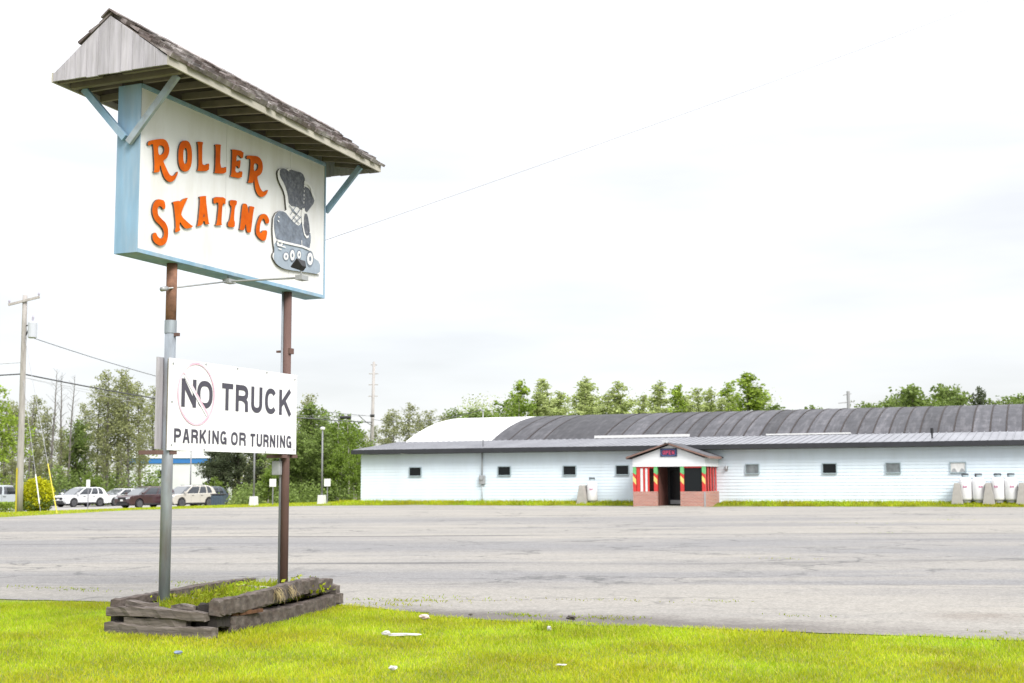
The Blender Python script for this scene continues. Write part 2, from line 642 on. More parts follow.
M['yellow_paint'] = mat('yellow_paint', (0.62, 0.52, 0.16), 0.5, var=0.1)
M['white_paint'] = mat('white_paint', (0.6, 0.6, 0.6), 0.5, var=0.05)
M['black'] = mat('black_plastic', (0.012, 0.012, 0.014), 0.5, var=0.2)
M['dark_wood'] = mat('dark_red_wood', (0.12, 0.05, 0.04), 0.6, var=0.2, scale=5)
M['brown_trim'] = mat('brown_trim', (0.18, 0.11, 0.09), 0.6, var=0.15)
M['grey_metal'] = mat('grey_metal', (0.33, 0.34, 0.35), 0.45, var=0.1, metal=0.3)

def brick_material():
    m = bpy.data.materials.new('pink_brick')
    m.use_nodes = True
    n, l = m.node_tree.nodes, m.node_tree.links
    b = n['Principled BSDF']
    b.inputs['Roughness'].default_value = 0.85
    tc = n.new('ShaderNodeTexCoord')
    sp = n.new('ShaderNodeSeparateXYZ')
    l.new(tc.outputs['Object'], sp.inputs[0])
    ad = n.new('ShaderNodeMath')
    l.new(sp.outputs['X'], ad.inputs[0])
    l.new(sp.outputs['Y'], ad.inputs[1])
    cb = n.new('ShaderNodeCombineXYZ')
    l.new(ad.outputs[0], cb.inputs['X'])
    l.new(sp.outputs['Z'], cb.inputs['Y'])
    t = n.new('ShaderNodeTexBrick')
    t.inputs['Color1'].default_value = (0.40, 0.15, 0.105, 1)
    t.inputs['Color2'].default_value = (0.29, 0.10, 0.07, 1)
    t.inputs['Mortar'].default_value = (0.42, 0.36, 0.33, 1)
    t.inputs['Scale'].default_value = 1.0
    t.inputs['Brick Width'].default_value = 0.24
    t.inputs['Row Height'].default_value = 0.085
    t.inputs['Mortar Size'].default_value = 0.012
    l.new(cb.outputs[0], t.inputs['Vector'])
    l.new(t.outputs['Color'], b.inputs['Base Color'])
    return m
M['brick'] = brick_material()

def vault_material():
    """rolled roofing: bands across the barrel with dark seams, each band its own tone"""
    m = bpy.data.materials.new('rolled_roofing')
    m.use_nodes = True
    n, l = m.node_tree.nodes, m.node_tree.links
    b = n['Principled BSDF']
    b.inputs['Roughness'].default_value = 0.9
    tc = n.new('ShaderNodeTexCoord')
    nz = n.new('ShaderNodeTexNoise')
    nz.inputs['Scale'].default_value = 1.3
    nz.inputs['Detail'].default_value = 8
    nz.inputs['Roughness'].default_value = 0.7
    l.new(tc.outputs['Object'], nz.inputs['Vector'])
    ge = n.new('ShaderNodeNewGeometry')
    mr = n.new('ShaderNodeMapRange')
    mr.inputs['To Min'].default_value = 0.7
    mr.inputs['To Max'].default_value = 1.4
    l.new(ge.outputs['Random Per Island'], mr.inputs['Value'])
    m2 = n.new('ShaderNodeMapRange')
    m2.inputs['From Min'].default_value = 0.3
    m2.inputs['From Max'].default_value = 0.7
    m2.inputs['To Min'].default_value = 0.7
    m2.inputs['To Max'].default_value = 1.3
    l.new(nz.outputs['Fac'], m2.inputs['Value'])
    mm = n.new('ShaderNodeMath')
    mm.operation = 'MULTIPLY'
    l.new(mr.outputs[0], mm.inputs[0])
    l.new(m2.outputs[0], mm.inputs[1])
    hs = n.new('ShaderNodeHueSaturation')
    mp2 = n.new('ShaderNodeMapping')
    mp2.inputs['Scale'].default_value = (1.6, 0.16, 0.4)
    l.new(tc.outputs['Object'], mp2.inputs[0])
    nst = n.new('ShaderNodeTexNoise')
    nst.inputs['Scale'].default_value = 2.2
    nst.inputs['Detail'].default_value = 7
    nst.inputs['Roughness'].default_value = 0.7
    l.new(mp2.outputs[0], nst.inputs['Vector'])
    rst = n.new('ShaderNodeMapRange')
    rst.inputs['From Min'].default_value = 0.47
    rst.inputs['From Max'].default_value = 0.72
    rst.inputs['To Max'].default_value = 0.5
    l.new(nst.outputs['Fac'], rst.inputs['Value'])
    mst = n.new('ShaderNodeMix')
    mst.data_type = 'RGBA'
    mst.inputs[6].default_value = (0.046, 0.046, 0.053, 1)
    mst.inputs[7].default_value = (0.135, 0.13, 0.14, 1)
    l.new(rst.outputs[0], mst.inputs['Factor'])
    l.new(mst.outputs[2], hs.inputs['Color'])
    hs.inputs['Color'].default_value = (0.043, 0.043, 0.05, 1)
    l.new(mm.outputs[0], hs.inputs['Value'])
    l.new(hs.outputs[0], b.inputs['Base Color'])
    return m
M['vault'] = vault_material()
M['seam'] = mat('rusty_seam', (0.022, 0.016, 0.015), 0.8, var=0.3)

BX0, BX1, BY, BZ = -44.5, 14.0, 80.0, 0.26
EAVE = 3.70
hall = empty('skating_hall', (-20, 80, 0.3))
tag(hall, 'long low pale blue hall with dark barrel roof and small square windows', 'building')
# lapped siding all round
w = MB()
lap = 0.2
k = int((EAVE - BZ) / lap)
prof = []
for i in range(k + 1):
    z0, z1 = BZ + i * lap, min(EAVE, BZ + (i + 1) * lap)
    prof += [(0.026, z0), (0.004, z1)]
ring = lambda o, z: [(BX0 - o, BY - o, z), (BX1 + o, BY - o, z), (BX1 + o, 110 + o, z), (BX0 - o, 110 + o, z)]
w.loft([ring(o, z) for o, z in prof], cap=True)
wall = wpart(w, 'wall', M['siding'], hall)
# end walls above the eave under the barrel
def vault_z(y, y0=86.4, y1=109.6, z0=4.72, rise=2.25):
    half = (y1 - y0) / 2
    rad = (half * half + rise * rise) / (2 * rise)
    return z0 + rise - rad + math.sqrt(max(0, rad * rad - (y - (y0 + y1) / 2) ** 2))
for x0, x1 in ((BX0 + 0.15, BX0 + 0.3), (BX1 - 0.3, BX1 - 0.15)):
    e = MB()
    ysamp = [86.5 + 23.0 * i / 24 for i in range(25)]
    fr = [(x0, 86.5, 3.6)] + [(x0, y, vault_z(y) - 0.05) for y in ysamp] + [(x0, 109.5, 3.6)]
    e.loft([fr, [(x1, y, z) for _, y, z in fr]])
    wpart(e, 'end_wall', M['white_membrane'], hall)
# lean-to roof with ribs and dark fascia
lr = MB()
lr.loft([[(BX0 - 0.4, 79.32, 3.98), (BX0 - 0.4, 86.6, 4.75), (BX0 - 0.4, 86.6, 4.65), (BX0 - 0.4, 79.32, 3.88)],
         [(BX1 + 0.4, 79.32, 3.98), (BX1 + 0.4, 86.6, 4.75), (BX1 + 0.4, 86.6, 4.65), (BX1 + 0.4, 79.32, 3.88)]])
sl = (4.75 - 3.98) / (86.6 - 79.32)
x = BX0 - 0.3
while x < BX1 + 0.3:
    lr.bar((x, 79.33, 3.995), (x, 86.5, 4.755), 0.05, 0.05)
    x += 0.45
lean = wpart(lr, 'lean_to_roof', M['metal_roof'], hall)
fa = MB().box(BX0 - 0.42, BX1 + 0.42, 79.24, 79.315, 3.71, 4.0)
fa.box(BX0 - 0.42, BX0 - 0.40, 79.32, 86.6, 3.75, 3.99)
fa.box(BX0 - 0.40, BX1 + 0.42, 79.32, 79.95, 3.712, 3.74)
wpart(fa, 'fascia', M['fascia_dark'], hall)
back = MB()
back.loft([[(BX0 - 0.4, 109.4, 4.75), (BX0 - 0.4, 112, 4.0), (BX0 - 0.4, 112, 3.9), (BX0 - 0.4, 109.4, 4.65)],
           [(BX1 + 0.4, 109.4, 4.75), (BX1 + 0.4, 112, 4.0), (BX1 + 0.4, 112, 3.9), (BX1 + 0.4, 109.4, 4.65)]])
wpart(back, 'rear_roof', M['metal_roof'], hall)
# barrel roof: white membrane at the left end, bands of dark roofing beyond
def arch(x, off=0.0, y0=86.4, y1=109.6, n=26):
    return [(x, y0 + (y1 - y0) * i / n, vault_z(y0 + (y1 - y0) * i / n) + off) for i in range(n + 1)]
def band(mb, x0, x1, off):
    a, b = arch(x0, off), arch(x1, off)
    a2, b2 = arch(x0, off - 0.12), arch(x1, off - 0.12)
    mb.loft([a + a2[::-1], b + b2[::-1]])
wm = MB()
band(wm, BX0 + 0.1, -37.4, 0.0)
wpart(wm, 'white_roof_section', M['white_membrane'], hall, label='white membrane end of the barrel roof')
vb, vsm = MB(), MB()
x = -37.38
i = 0
widths = [1.4, 1.35, 1.3, 4.4, 1.2, 1.5]
while x < BX1:
    wd = widths[i] if i < len(widths) else random.choice((1.0, 1.05, 0.95, 1.1))
    band(vb, x, min(BX1, x + wd - 0.002), 0.03 if i % 2 else 0.015)
    if i not in (0,):
        a, b = arch(x - 0.045, 0.05), arch(x + 0.045, 0.05)
        a2, b2 = arch(x - 0.045, 0.0), arch(x + 0.045, 0.0)
        vsm.loft([a + a2[::-1], b + b2[::-1]])
    x += wd
    i += 1
vault = wpart(vb, 'barrel_roof', M['vault'], hall)
wpart(vsm, 'roof_seams', M['seam'], vault)
for fx0, fx1, fz1 in ((-29.5, -22.7, 4.94), (-17.5, -12, 4.85)):
    wpart(MB().box(fx0, fx1, 86.25, 86.36, 4.76, fz1), 'roof_flashing', M['white_paint'], hall)
vp = MB().tube([(-6.6, 81.6, 4.2), (-6.6, 81.6, 4.75)], 0.05)
vp.tube([(-6.6, 81.6, 4.55), (-6.6, 81.6, 4.85)], 0.09)
wpart(vp, 'vent_pipe', M['black'], hall)
# windows
def hall_window(x0, x1, z0, z1, pane_m, curtain=False):
    f = MB()
    t = 0.05
    y0, y1 = 79.90, 79.975
    f.box(x0, x1, y0, y1, z1 - t, z1)
    f.box(x0, x1, y0 - 0.03, y1, z0, z0 + t)
    f.box(x0, x0 + t, y0, y1, z0 + t, z1 - t)
    f.box(x1 - t, x1, y0, y1, z0 + t, z1 - t)
    wo = wpart(f, 'window', M['window_frame'], hall)
    p = MB().box(x0 + t, x1 - t, 79.95, 79.97, z0 + t, z1 - t)
    po = wpart(p, 'pane', pane_m, wo)
    if curtain:
        c = MB()
        for s in (-1, 1):
            xc = (x0 + x1) / 2 + s * 0.22
            c.loft([[(xc - 0.17, 79.944, z0 + t), (xc + 0.17, 79.944, z0 + t), (xc + 0.17, 79.948, z0 + t), (xc - 0.17, 79.948, z0 + t)],
                    [(xc - 0.05, 79.944, z0 + 0.26), (xc + 0.05, 79.944, z0 + 0.26), (xc + 0.05, 79.948, z0 + 0.26), (xc - 0.05, 79.948, z0 + 0.26)]])
        wpart(c, 'curtain', M['grey_metal'], wo)
    return wo
for x0, x1, pm, cu in ((-40.75, -39.8, M['dark_glass'], 0), (-34.15, -33.2, M['dark_glass'], 0), (-29.53, -28.6, M['dark_glass'], 0), (-25.93, -25.02, M['dark_glass'], 0),
                       (-17.55, -16.68, M['grey_glass'], 0), (-12.87, -12.0, M['dark_glass'], 0), (-9.18, -8.3, M['grey_glass'], 0), (-5.55, -4.65, M['white_pane'], 1),
                       (1.2, 2.1, M['dark_glass'], 0), (6.5, 7.4, M['dark_glass'], 0)):
    hall_window(x0, x1, 2.16, 2.80, pm, cu)
# things fixed to the wall
bl = MB()
bl.box(-34.15 + 0.14, -33.34, 79.94, 79.949, 2.25, 2.42)
mt = MB().box(-35.45, -35.05, 79.78, 79.975, 1.62, 2.2)
mt.tube([(-35.25, 79.76, 2.0), (-35.25, 79.70, 2.0)], 0.12, 14)
wpart(mt, 'meter_box', M['grey_metal'], hall, bevel=0.015)
cd = MB().tube([(-35.25, 79.86, 2.2), (-35.25, 79.86, 3.7)], 0.045)
cd.tube([(-35.25, 79.86, 0.35), (-35.25, 79.86, 1.62)], 0.03)
cd.tube([(-35.5, 80.6, 4.1), (-35.5, 80.6, 6.55)], 0.04)
cd.tube([(-35.5, 80.6, 6.5), (-35.62, 80.5, 6.68), (-35.75, 80.4, 6.6)], 0.05)
wpart(cd, 'service_mast', M['grey_metal'], hall, smooth=True)
lmp = MB().box(-18.78, -18.62, 79.9, 79.975, 2.42, 2.7)
lmp.tube([(-18.7, 79.9, 2.66), (-18.7, 79.78, 2.66), (-18.7, 79.74, 2.5)], 0.05)
wpart(lmp, 'wall_lamp', M['grey_metal'], hall)

# entrance porch: a part of the hall with its own pieces
PX0, PX1, PY0, PY1 = -23.72, -19.22, 76.5, 79.96
gz = 0.22
pg = MB()
# gable front and side walls above the openings (white siding)
gab = [(PX0 - 0.0, 2.64), (PX1, 2.64), (PX1, 3.12), (-21.4, 3.92), (PX0, 3.12)]
pg.loft([[(x, PY0, z) for x, z in gab], [(x, PY0 + 0.12, z) for x, z in gab]])
for z in [2.64 + 0.16 * i for i in range(1, 8)]:
    hw = 2.25 if z < 3.12 else 2.25 * (3.92 - z) / 0.8
    if hw > 0.1:
        pg.box(-21.4 - 0.07 - hw + 0.05, -21.4 - 0.07 + hw - 0.05, PY0 - 0.012, PY0 + 0.05, z - 0.014, z + 0.014)
pg.box(PX1 - 0.12, PX1 - 0.002, PY0 + 0.122, PY1, 2.64, 3.16)
pg.box(PX0 + 0.002, PX0 + 0.12, PY0 + 0.122, PY1, 2.64, 3.16)
pg.box(PX0 + 0.122, PX1 - 0.122, PY0 + 0.125, PY1, 2.645, 2.72)
porch = wpart(pg, 'entrance_porch', M['siding_white'], hall)
pr = MB()
ov = 0.32
apx, apz, ez = -21.42, 4.08, 3.24
for s, ex in ((-1, PX0 - ov), (1, PX1 + ov)):
    a, b = Vector((apx, 0, apz)), Vector((ex, 0, ez))
    pr.loft([[(apx, y, apz), (ex, y, ez), (ex, y, ez - 0.07), (apx, y, apz - 0.07)] for y in (PY0 - 0.3, 81.6)])
wpart(pr, 'porch_roof', M['vault'], porch)
tr = MB()
for ex in (PX0 - ov, PX1 + ov):
    tr.bar((apx, PY0 - 0.32, apz - 0.06), (ex, PY0 - 0.32, ez - 0.06), 0.035, 0.09)
    tr.box(ex - 0.02, ex + 0.02, PY0 - 0.29, PY1 - 0.6, ez - 0.14, ez + 0.005)
wpart(tr, 'porch_trim', M['brown_trim'], porch)
ph = MB()
for dx in (-0.16, 0.05):
    ph.tube([(apx + dx, PY0 - 0.35, apz - 0.02), (apx + dx, PY0 - 0.55, apz + 0.06)], [0.07, 0.11], 10)
wpart(ph, 'spot_lamp', M['grey_metal'], porch)
# brick dado
for x0, x1, y0, y1 in ((PX0, -22.2, PY0 + 0.02, PY0 + 0.26), (-20.76, PX1, PY0 + 0.02, PY0 + 0.26), (PX1 - 0.24, PX1, PY0 + 0.263, PY1), (PX0, PX0 + 0.24, PY0 + 0.263, PY1)):
    b = MB().box(x0, x1, y0, y1, 0.0, 1.14)
    wpart(b, 'brick_dado', M['brick'], porch)
cr = MB().box(PX1 - 0.09, PX1 + 0.012, PY0 + 0.005, PY0 + 0.018, 0.1, 1.13)
wpart(cr, 'corner_strip', M['grey_metal'], porch)
# painted posts with diagonal stripes
def striped_post(x0, x1):
    z0, z1 = 1.142, 2.638
    b = MB().box(x0, x1, PY0 + 0.03, PY0 + 0.22, z0, z1)
    p = wpart(b, 'pillar', M['red_paint'], porch)
    yf = PY0 + 0.026
    s = MB()
    for zb in (1.55,):
        s.loft([[(x0, yf, zb + 0.22), (x1, yf, zb), (x1, yf + 0.003, zb), (x0, yf + 0.003, zb + 0.22)],
                [(x0, yf, zb + 0.55), (x1, yf, zb + 0.33), (x1, yf + 0.003, zb + 0.33), (x0, yf + 0.003, zb + 0.55)]])
    wpart(s, 'yellow_stripe', M['yellow_paint'], p)
    c = MB()
    c.loft([[(x0, yf, 2.28), (x1, yf, 2.14), (x1, yf + 0.003, 2.14), (x0, yf + 0.003, 2.28)],
            [(x0, yf, 2.637), (x1, yf, 2.637), (x1, yf + 0.003, 2.637), (x0, yf + 0.003, 2.637)]])
    c.box(x1 + 0.001, x1 + 0.004, PY0 + 0.03, PY0 + 0.22, 2.2, 2.63)
    wpart(c, 'green_cap', M['green_paint'], p)
for x0, x1 in ((PX0, PX0 + 0.2), (-22.4, -22.18), (-20.75, -20.53), (-19.42, PX1)):
    striped_post(x0, x1)
# left bay: white and red slats, right bay: dark glazing, side: red slats
for x0, x1, mm in ((-23.5, -23.28, 'red_paint'), (-23.26, -23.1, 'white_paint'), (-23.08, -22.97, 'red_paint'), (-22.95, -22.82, 'white_paint'), (-22.8, -22.7, 'red_paint')):
    s = MB().box(x0, x1, PY0 + 0.08, PY0 + 0.12, 1.142, 2.56)
    wpart(s, 'slat', M[mm], porch)
for x0, x1 in ((PX0 + 0.2, -22.4), (-20.53, -19.42)):
    s = MB().box(x0, x1, PY0 + 0.06, PY0 + 0.16, 2.55, 2.638)
    wpart(s, 'top_rail', M['red_paint'], porch)
s = MB().box(-20.53, -19.42, PY0 + 0.12, PY0 + 0.135, 1.142, 2.548)
wpart(s, 'porch_glazing', M['dark_glass'], porch)
for sx in (PX1 - 0.14, PX0 + 0.1):
    for i in range(5):
        y0 = PY0 + 0.42 + i * 0.66
        s = MB().box(sx, sx + 0.03, y0, y0 + 0.3, 1.142, 2.638)
        wpart(s, 'slat', M['red_paint'], porch)
# inside: floor, inner wall, door
fl = MB().box(PX0 + 0.25, PX1 - 0.25, PY0 - 0.02, PY1, 0.0, 0.27)
wpart(fl, 'doorstep', M['concrete'], porch)
for bx in ((PX0 + 0.25, -22.13, 78.6, 78.7), (-20.6, PX1 - 0.25, 78.6, 78.7), (-22.2, -22.15, 76.9, 78.59)):
    wpart(MB().box(*bx, 0.27, 2.64), 'inner_wall', M['dark_wood'], porch)
dr = MB()
dr.box(-22.12, -21.98, 78.62, 78.7, 0.27, 2.6)
dr.box(-20.76, -20.62, 78.62, 78.7, 0.27, 2.6)
dr.box(-21.98, -20.76, 78.62, 78.7, 2.45, 2.6)
dr.box(-21.98, -20.76, 78.62, 78.7, 0.27, 0.36)
dr.box(-21.98, -20.76, 78.62, 78.7, 0.6, 0.66)
door = wpart(dr, 'door', M['black'], porch)
dp = MB().box(-21.98, -20.76, 78.65, 78.67, 0.66, 2.45)
wpart(dp, 'door_glass', M['dark_glass'], porch)
dk = MB().box(-21.98, -20.76, 78.645, 78.66, 0.36, 0.6)
wpart(dk, 'kick_plate', M['grey_metal'], porch)

# open sign on the gable
op = empty('open_sign', (-21.43, PY0 - 0.06, 3.48))
tag(op, 'small dark open sign with red letters on the white porch gable', 'sign')
b = MB().box(-0.52, 0.52, 0.0, 0.045, -0.25, 0.25)
b.build('sign_box', mat('navy_sign', (0.02, 0.03, 0.08), 0.4), op, bevel=0.01)
M['neon_red'] = emit('neon_red', (0.55, 0.05, 0.12), 0.1)
M['neon_blue'] = emit('neon_blue', (0.12, 0.17, 0.4), 0.06)
rb = MB()
pts = [(0.46 * math.copysign(abs(math.cos(a)) ** 0.55, math.cos(a)), 0.2 * math.copysign(abs(math.sin(a)) ** 0.55, math.sin(a))) for a in [2 * math.pi * i / 40 for i in range(40)]]
rb.ribbon(pts, 0.022, lambda u, v, d: (u, -d, v), 0.004, closed=True)
rb.build('neon_border', M['neon_blue'], op)

# ------------------------------------------------------------------ lettering by strokes
def arc(cx, cy, rx, ry, a0, a1, n=16, p=2.3):
    out = []
    for i in range(n + 1):
        a = R(a0 + (a1 - a0) * i / n)
        c, s = math.cos(a), math.sin(a)
        out.append((cx + rx * math.copysign(abs(c) ** (2 / p), c), cy + ry * math.copysign(abs(s) ** (2 / p), s)))
    return out

def glyph(ch):
    """strokes in a unit box: (points, closed)"""
    if ch == 'N':
        return [([(0, -.1), (0, 1.1)], 0), ([(1, -.1), (1, 1.1)], 0), ([(0, 1.0), (1, 0.0)], 0)]
    if ch == 'O':
        return [(arc(.5, .5, .5, .5, 0, 345, 23, 2.5), 1)]
    if ch == 'T':
        return [([(-.15, 1), (1.15, 1)], 0), ([(.5, -.1), (.5, 1)], 0)]
    if ch == 'P':
        return [([(0, -.1), (0, 1.1)], 0), ([(0, 1), (.55, 1)] + arc(.55, .72, .45, .28, 85, -85, 10) + [(.55, .44), (0, .44)], 0)]
    if ch == 'R':
        return [([(0, -.1), (0, 1.1)], 0), ([(0, 1), (.55, 1)] + arc(.55, .75, .43, .25, 85, -85, 10) + [(.55, .5), (0, .5)], 0), ([(.5, .5), (.8, .42), (.95, .3), (.98, -.1)], 0)]
    if ch == 'U':
        return [([(0, 1.1), (0, .35)] + arc(.5, .3, .5, .3, 185, 355, 14) + [(1, .35), (1, 1.1)], 0)]
    if ch == 'C':
        return [(arc(.5, .5, .5, .5, 38, 322, 22, 2.4), 0)]
    if ch == 'G':
        return [(arc(.5, .5, .5, .5, 40, 325, 22, 2.4), 0), ([(.5, .42), (1.1, .42)], 0), ([(1, -.1), (1, .45)], 0)]
    if ch == 'K':
        return [([(0, -.1), (0, 1.1)], 0), ([(1.02, 1.1), (.05, .36)], 0), ([(.36, .6), (1.05, -.1)], 0)]
    if ch == 'A':
        return [([(-.02, -.12), (.44, 1.1)], 0), ([(1.02, -.12), (.56, 1.1)], 0), ([(.15, .28), (.85, .28)], 0)]
    if ch == 'I':
        return [([(.5, -.1), (.5, 1.1)], 0)]
    if ch == 'E':
        return [([(0, -.1), (0, 1.1)], 0), ([(0, 1), (1.1, 1)], 0), ([(0, .5), (.95, .5)], 0), ([(0, 0), (1.1, 0)], 0)]

def write(mb, ch, x0, x1, z0, z1, t, place, slope=0.0):
    """glyph between x0..x1, z0..z1 with stroke t; each stroke 0.3 mm above the last"""
    a, b, c, d = x0 + t / 2, x1 - t / 2, z0 + t / 2, z1 - t / 2
    ext = (t / 2) / max(1e-6, d - c) / 0.1
    for k, (pts, closed) in enumerate(glyph(ch)):
        q = []
        for u, v in pts:
            if v < 0:
                v = v * ext
            elif v > 1:
                v = 1 + (v - 1) * ext
            if u < 0:
                u *= 0.3
            x = a + u * (b - a) if ch != 'I' else (x0 + x1) / 2
            q.append((x, c + v * (d - c) + slope * (x - x0)))
        mb.ribbon(q, t, place, 0.003 + 0.0004 * k, closed)

nl = MB()
for i, ch in enumerate('OPEN'):
    write(nl, ch, -0.36 + i * 0.19, -0.36 + i * 0.19 + 0.15, -0.12, 0.12, 0.038, lambda u, v, d: (u, -d, v))
nl.build('neon_lettering', M['neon_red'], op)

# ------------------------------------------------------------------ roller skating pole sign
M['galv'] = mat('galvanised_steel', (0.25, 0.28, 0.315), 0.5, var=0.2, scale=9, stretch=(1, 1, 0.25), metal=0.25, dark=(0.16, 0.1, 0.07), dscale=3.0, damt=0.55)
M['rust'] = mat('rusty_brown_steel', (0.13, 0.075, 0.065), 0.75, var=0.2, scale=10, stretch=(1, 1, 0.3), dark=(0.06, 0.035, 0.03), dscale=5, damt=0.6, bump=0.3)
M['rust_orange'] = mat('orange_rust', (0.24, 0.12, 0.075), 0.8, var=0.25, scale=10, dark=(0.1, 0.05, 0.035), dscale=6, damt=0.8, bump=0.4)
M['blue_paint'] = mat('weathered_light_blue_paint', (0.20, 0.335, 0.46), 0.7, var=0.14, scale=7, stretch=(1, 1, 0.15), dark=(0.36, 0.40, 0.43), dscale=4, damt=0.5)
M['panel'] = mat('off_white_painted_plywood', (0.66, 0.665, 0.68), 0.6, var=0.03, scale=2.5, dark=(0.50, 0.485, 0.44), dscale=3.2, damt=0.45, stretch=(1, 1, 0.22))
M['orange'] = mat('faded_orange_paint', (0.56, 0.105, 0.004), 0.75, spec=0.1, var=0.16, scale=5, dark=(0.42, 0.05, 0.004), dscale=4, damt=0.6)
M['letter_edge'] = mat('grey_letter_edge', (0.09, 0.085, 0.08), 0.8, var=0.3, scale=20)
M['grey_wood'] = mat('silvered_board', (0.37, 0.355, 0.385), 0.85, var=0.18, scale=6, stretch=(4, 4, 0.35), dark=(0.25, 0.24, 0.24), dscale=5, damt=0.5, island=0.1, bump=0.3)
M['cream_wood'] = mat('peeling_cream_board', (0.40, 0.38, 0.33), 0.8, var=0.12, scale=6, stretch=(1, 0.25, 1), dark=(0.22, 0.2, 0.17), dscale=4, damt=0.6)
M['rafter'] = mat('old_rafter_wood', (0.17, 0.15, 0.115), 0.85, var=0.15, scale=6)
M['deck'] = mat('dark_roof_boards', (0.06, 0.048, 0.036), 0.9, var=0.25, scale=5, stretch=(4, 0.4, 1))
M['shake'] = mat('weathered_shakes', (0.125, 0.10, 0.095), 0.9, var=0.25, scale=8, dark=(0.40, 0.385, 0.385), dscale=2.2, damt=0.75, island=0.35, bump=0.6)
M['slate_dark'] = mat('dark_slate_paint', (0.07, 0.077, 0.098), 0.6, var=0.3, scale=14, dark=(0.2, 0.21, 0.23), dscale=26, damt=0.6)
M['slate_mid'] = mat('mid_slate_paint', (0.13, 0.155, 0.2), 0.6, var=0.3, scale=10, dark=(0.24, 0.27, 0.32), dscale=22, damt=0.5)
M['slate_pale'] = mat('pale_slate_paint', (0.27, 0.32, 0.385), 0.6, var=0.1, scale=8)
M['bright_white'] = mat('bright_white_paint', (0.66, 0.66, 0.66), 0.6, var=0.04)

SX = -10.03
sign = empty('roller_skating_sign', (SX, 13.17, 0.0))
tag(sign, 'tall pole sign with shingled roof and orange letters above a timber planter', 'sign')

def post(y, r, z_split, m_low, m_top, label):
    lean = 0.0
    p = MB().tube([(SX, y, 0.0), (SX, y, z_split)], r, 20)
    o = wpart(p, 'post', m_low, sign, smooth=False, label=label)
    o.data.polygons.foreach_set('use_smooth', [len(pl.vertices) == 4 for pl in o.data.polygons])
    return o
pl = post(13.17, 0.068, 3.72, M['galv'], None, 'galvanised grey steel post')
t = MB().tube([(SX, 13.17, 3.70), (SX, 13.17, 4.48)], 0.066, 20)
wpart(t, 'upper_pipe', M['rust_orange'], pl, smooth=True)
t = MB().tube([(SX, 13.17, 3.60), (SX, 13.17, 3.76)], 0.074, 20)
wpart(t, 'collar', M['galv'], pl, smooth=False)
t = MB().box(SX + 0.06, SX + 0.13, 13.15, 13.19, 3.56, 3.6)
wpart(t, 'bolt', M['rust'], pl)
prr = post(15.84, 0.056, 4.48, M['rust'], None, 'brown painted steel post')
t = MB().tube([(SX - 0.062, 15.805, 0.0), (SX - 0.062, 15.805, 4.47)], 0.018, 10)
wpart(t, 'conduit', M['galv'], sign, smooth=True)
t = MB().box(SX - 0.14, SX - 0.015, 15.70, 15.78, 1.86, 2.06)
wpart(t, 'junction_box', M['grey_metal'], sign, bevel=0.01)
t = MB().bar((SX - 0.17, 15.84, 3.62), (SX - 0.03, 15.84, 3.62), 0.04, 0.03)
t.box(SX - 0.08, SX + 0.075, 15.8, 15.9, 3.58, 3.66)
wpart(t, 'bracket_stub', M['rust'], sign)

# cabinet
CY0, CY1, CZ0, CZ1 = 12.33, 16.64, 4.475, 6.53
CX0, CX1 = -10.24, -9.905
cf = MB()
cf.box(CX0, CX1 + 0.004, CY0, CY0 + 0.014, CZ0, CZ1)
cf.box(CX0, CX1 + 0.01, CY1 - 0.03, CY1, CZ0, CZ1)
cf.box(CX0, CX1 + 0.008, CY0 + 0.0145, CY1 - 0.032, CZ0, CZ0 + 0.05)
cf.box(CX0, CX1 + 0.016, CY0 + 0.0145, CY1 - 0.032, CZ1 - 0.05, CZ1)
cab = wpart(cf, 'cabinet_frame', M['blue_paint'], sign, bevel=0.004)
t = MB()
for y in (CY0 + 0.12,):
    pass
# face panels in three sheets with visible joints
ya, yb = CY0 + 0.016, CY1 - 0.033
cuts = [ya, ya + 1.22, ya + 2.44, ya + 3.66, yb]
cuts = [ya, ya + 1.75, yb - 0.95, yb]
for i in range(len(cuts) - 1):
    t = MB().box(CX1 - 0.02, CX1, cuts[i] + 0.003, cuts[i + 1] - 0.003, CZ0 + 0.052, CZ1 - 0.052)
    wpart(t, 'face_panel', M['panel'], sign)
t = MB().box(CX0 + 0.01, CX0 + 0.03, ya, yb, CZ0 + 0.052, CZ1 - 0.052)
wpart(t, 'back_panel', M['panel'], sign)
t = MB().box(CX1 - 0.045, CX1 - 0.022, ya, yb, CZ0 + 0.06, CZ1 - 0.06)
wpart(t, 'panel_backing', M['rafter'], sign)

def face(u, v, d):
    return (CX1 + d, u, v)

def smooth_loop(pts, it=1):
    for _ in range(it):
        q = []
        n = len(pts)
        for i in range(n):
            a, b = pts[i], pts[(i + 1) % n]
            q += [(a[0] * .78 + b[0] * .22, a[1] * .78 + b[1] * .22), (a[0] * .22 + b[0] * .78, a[1] * .22 + b[1] * .78)]
        pts = q
    return pts

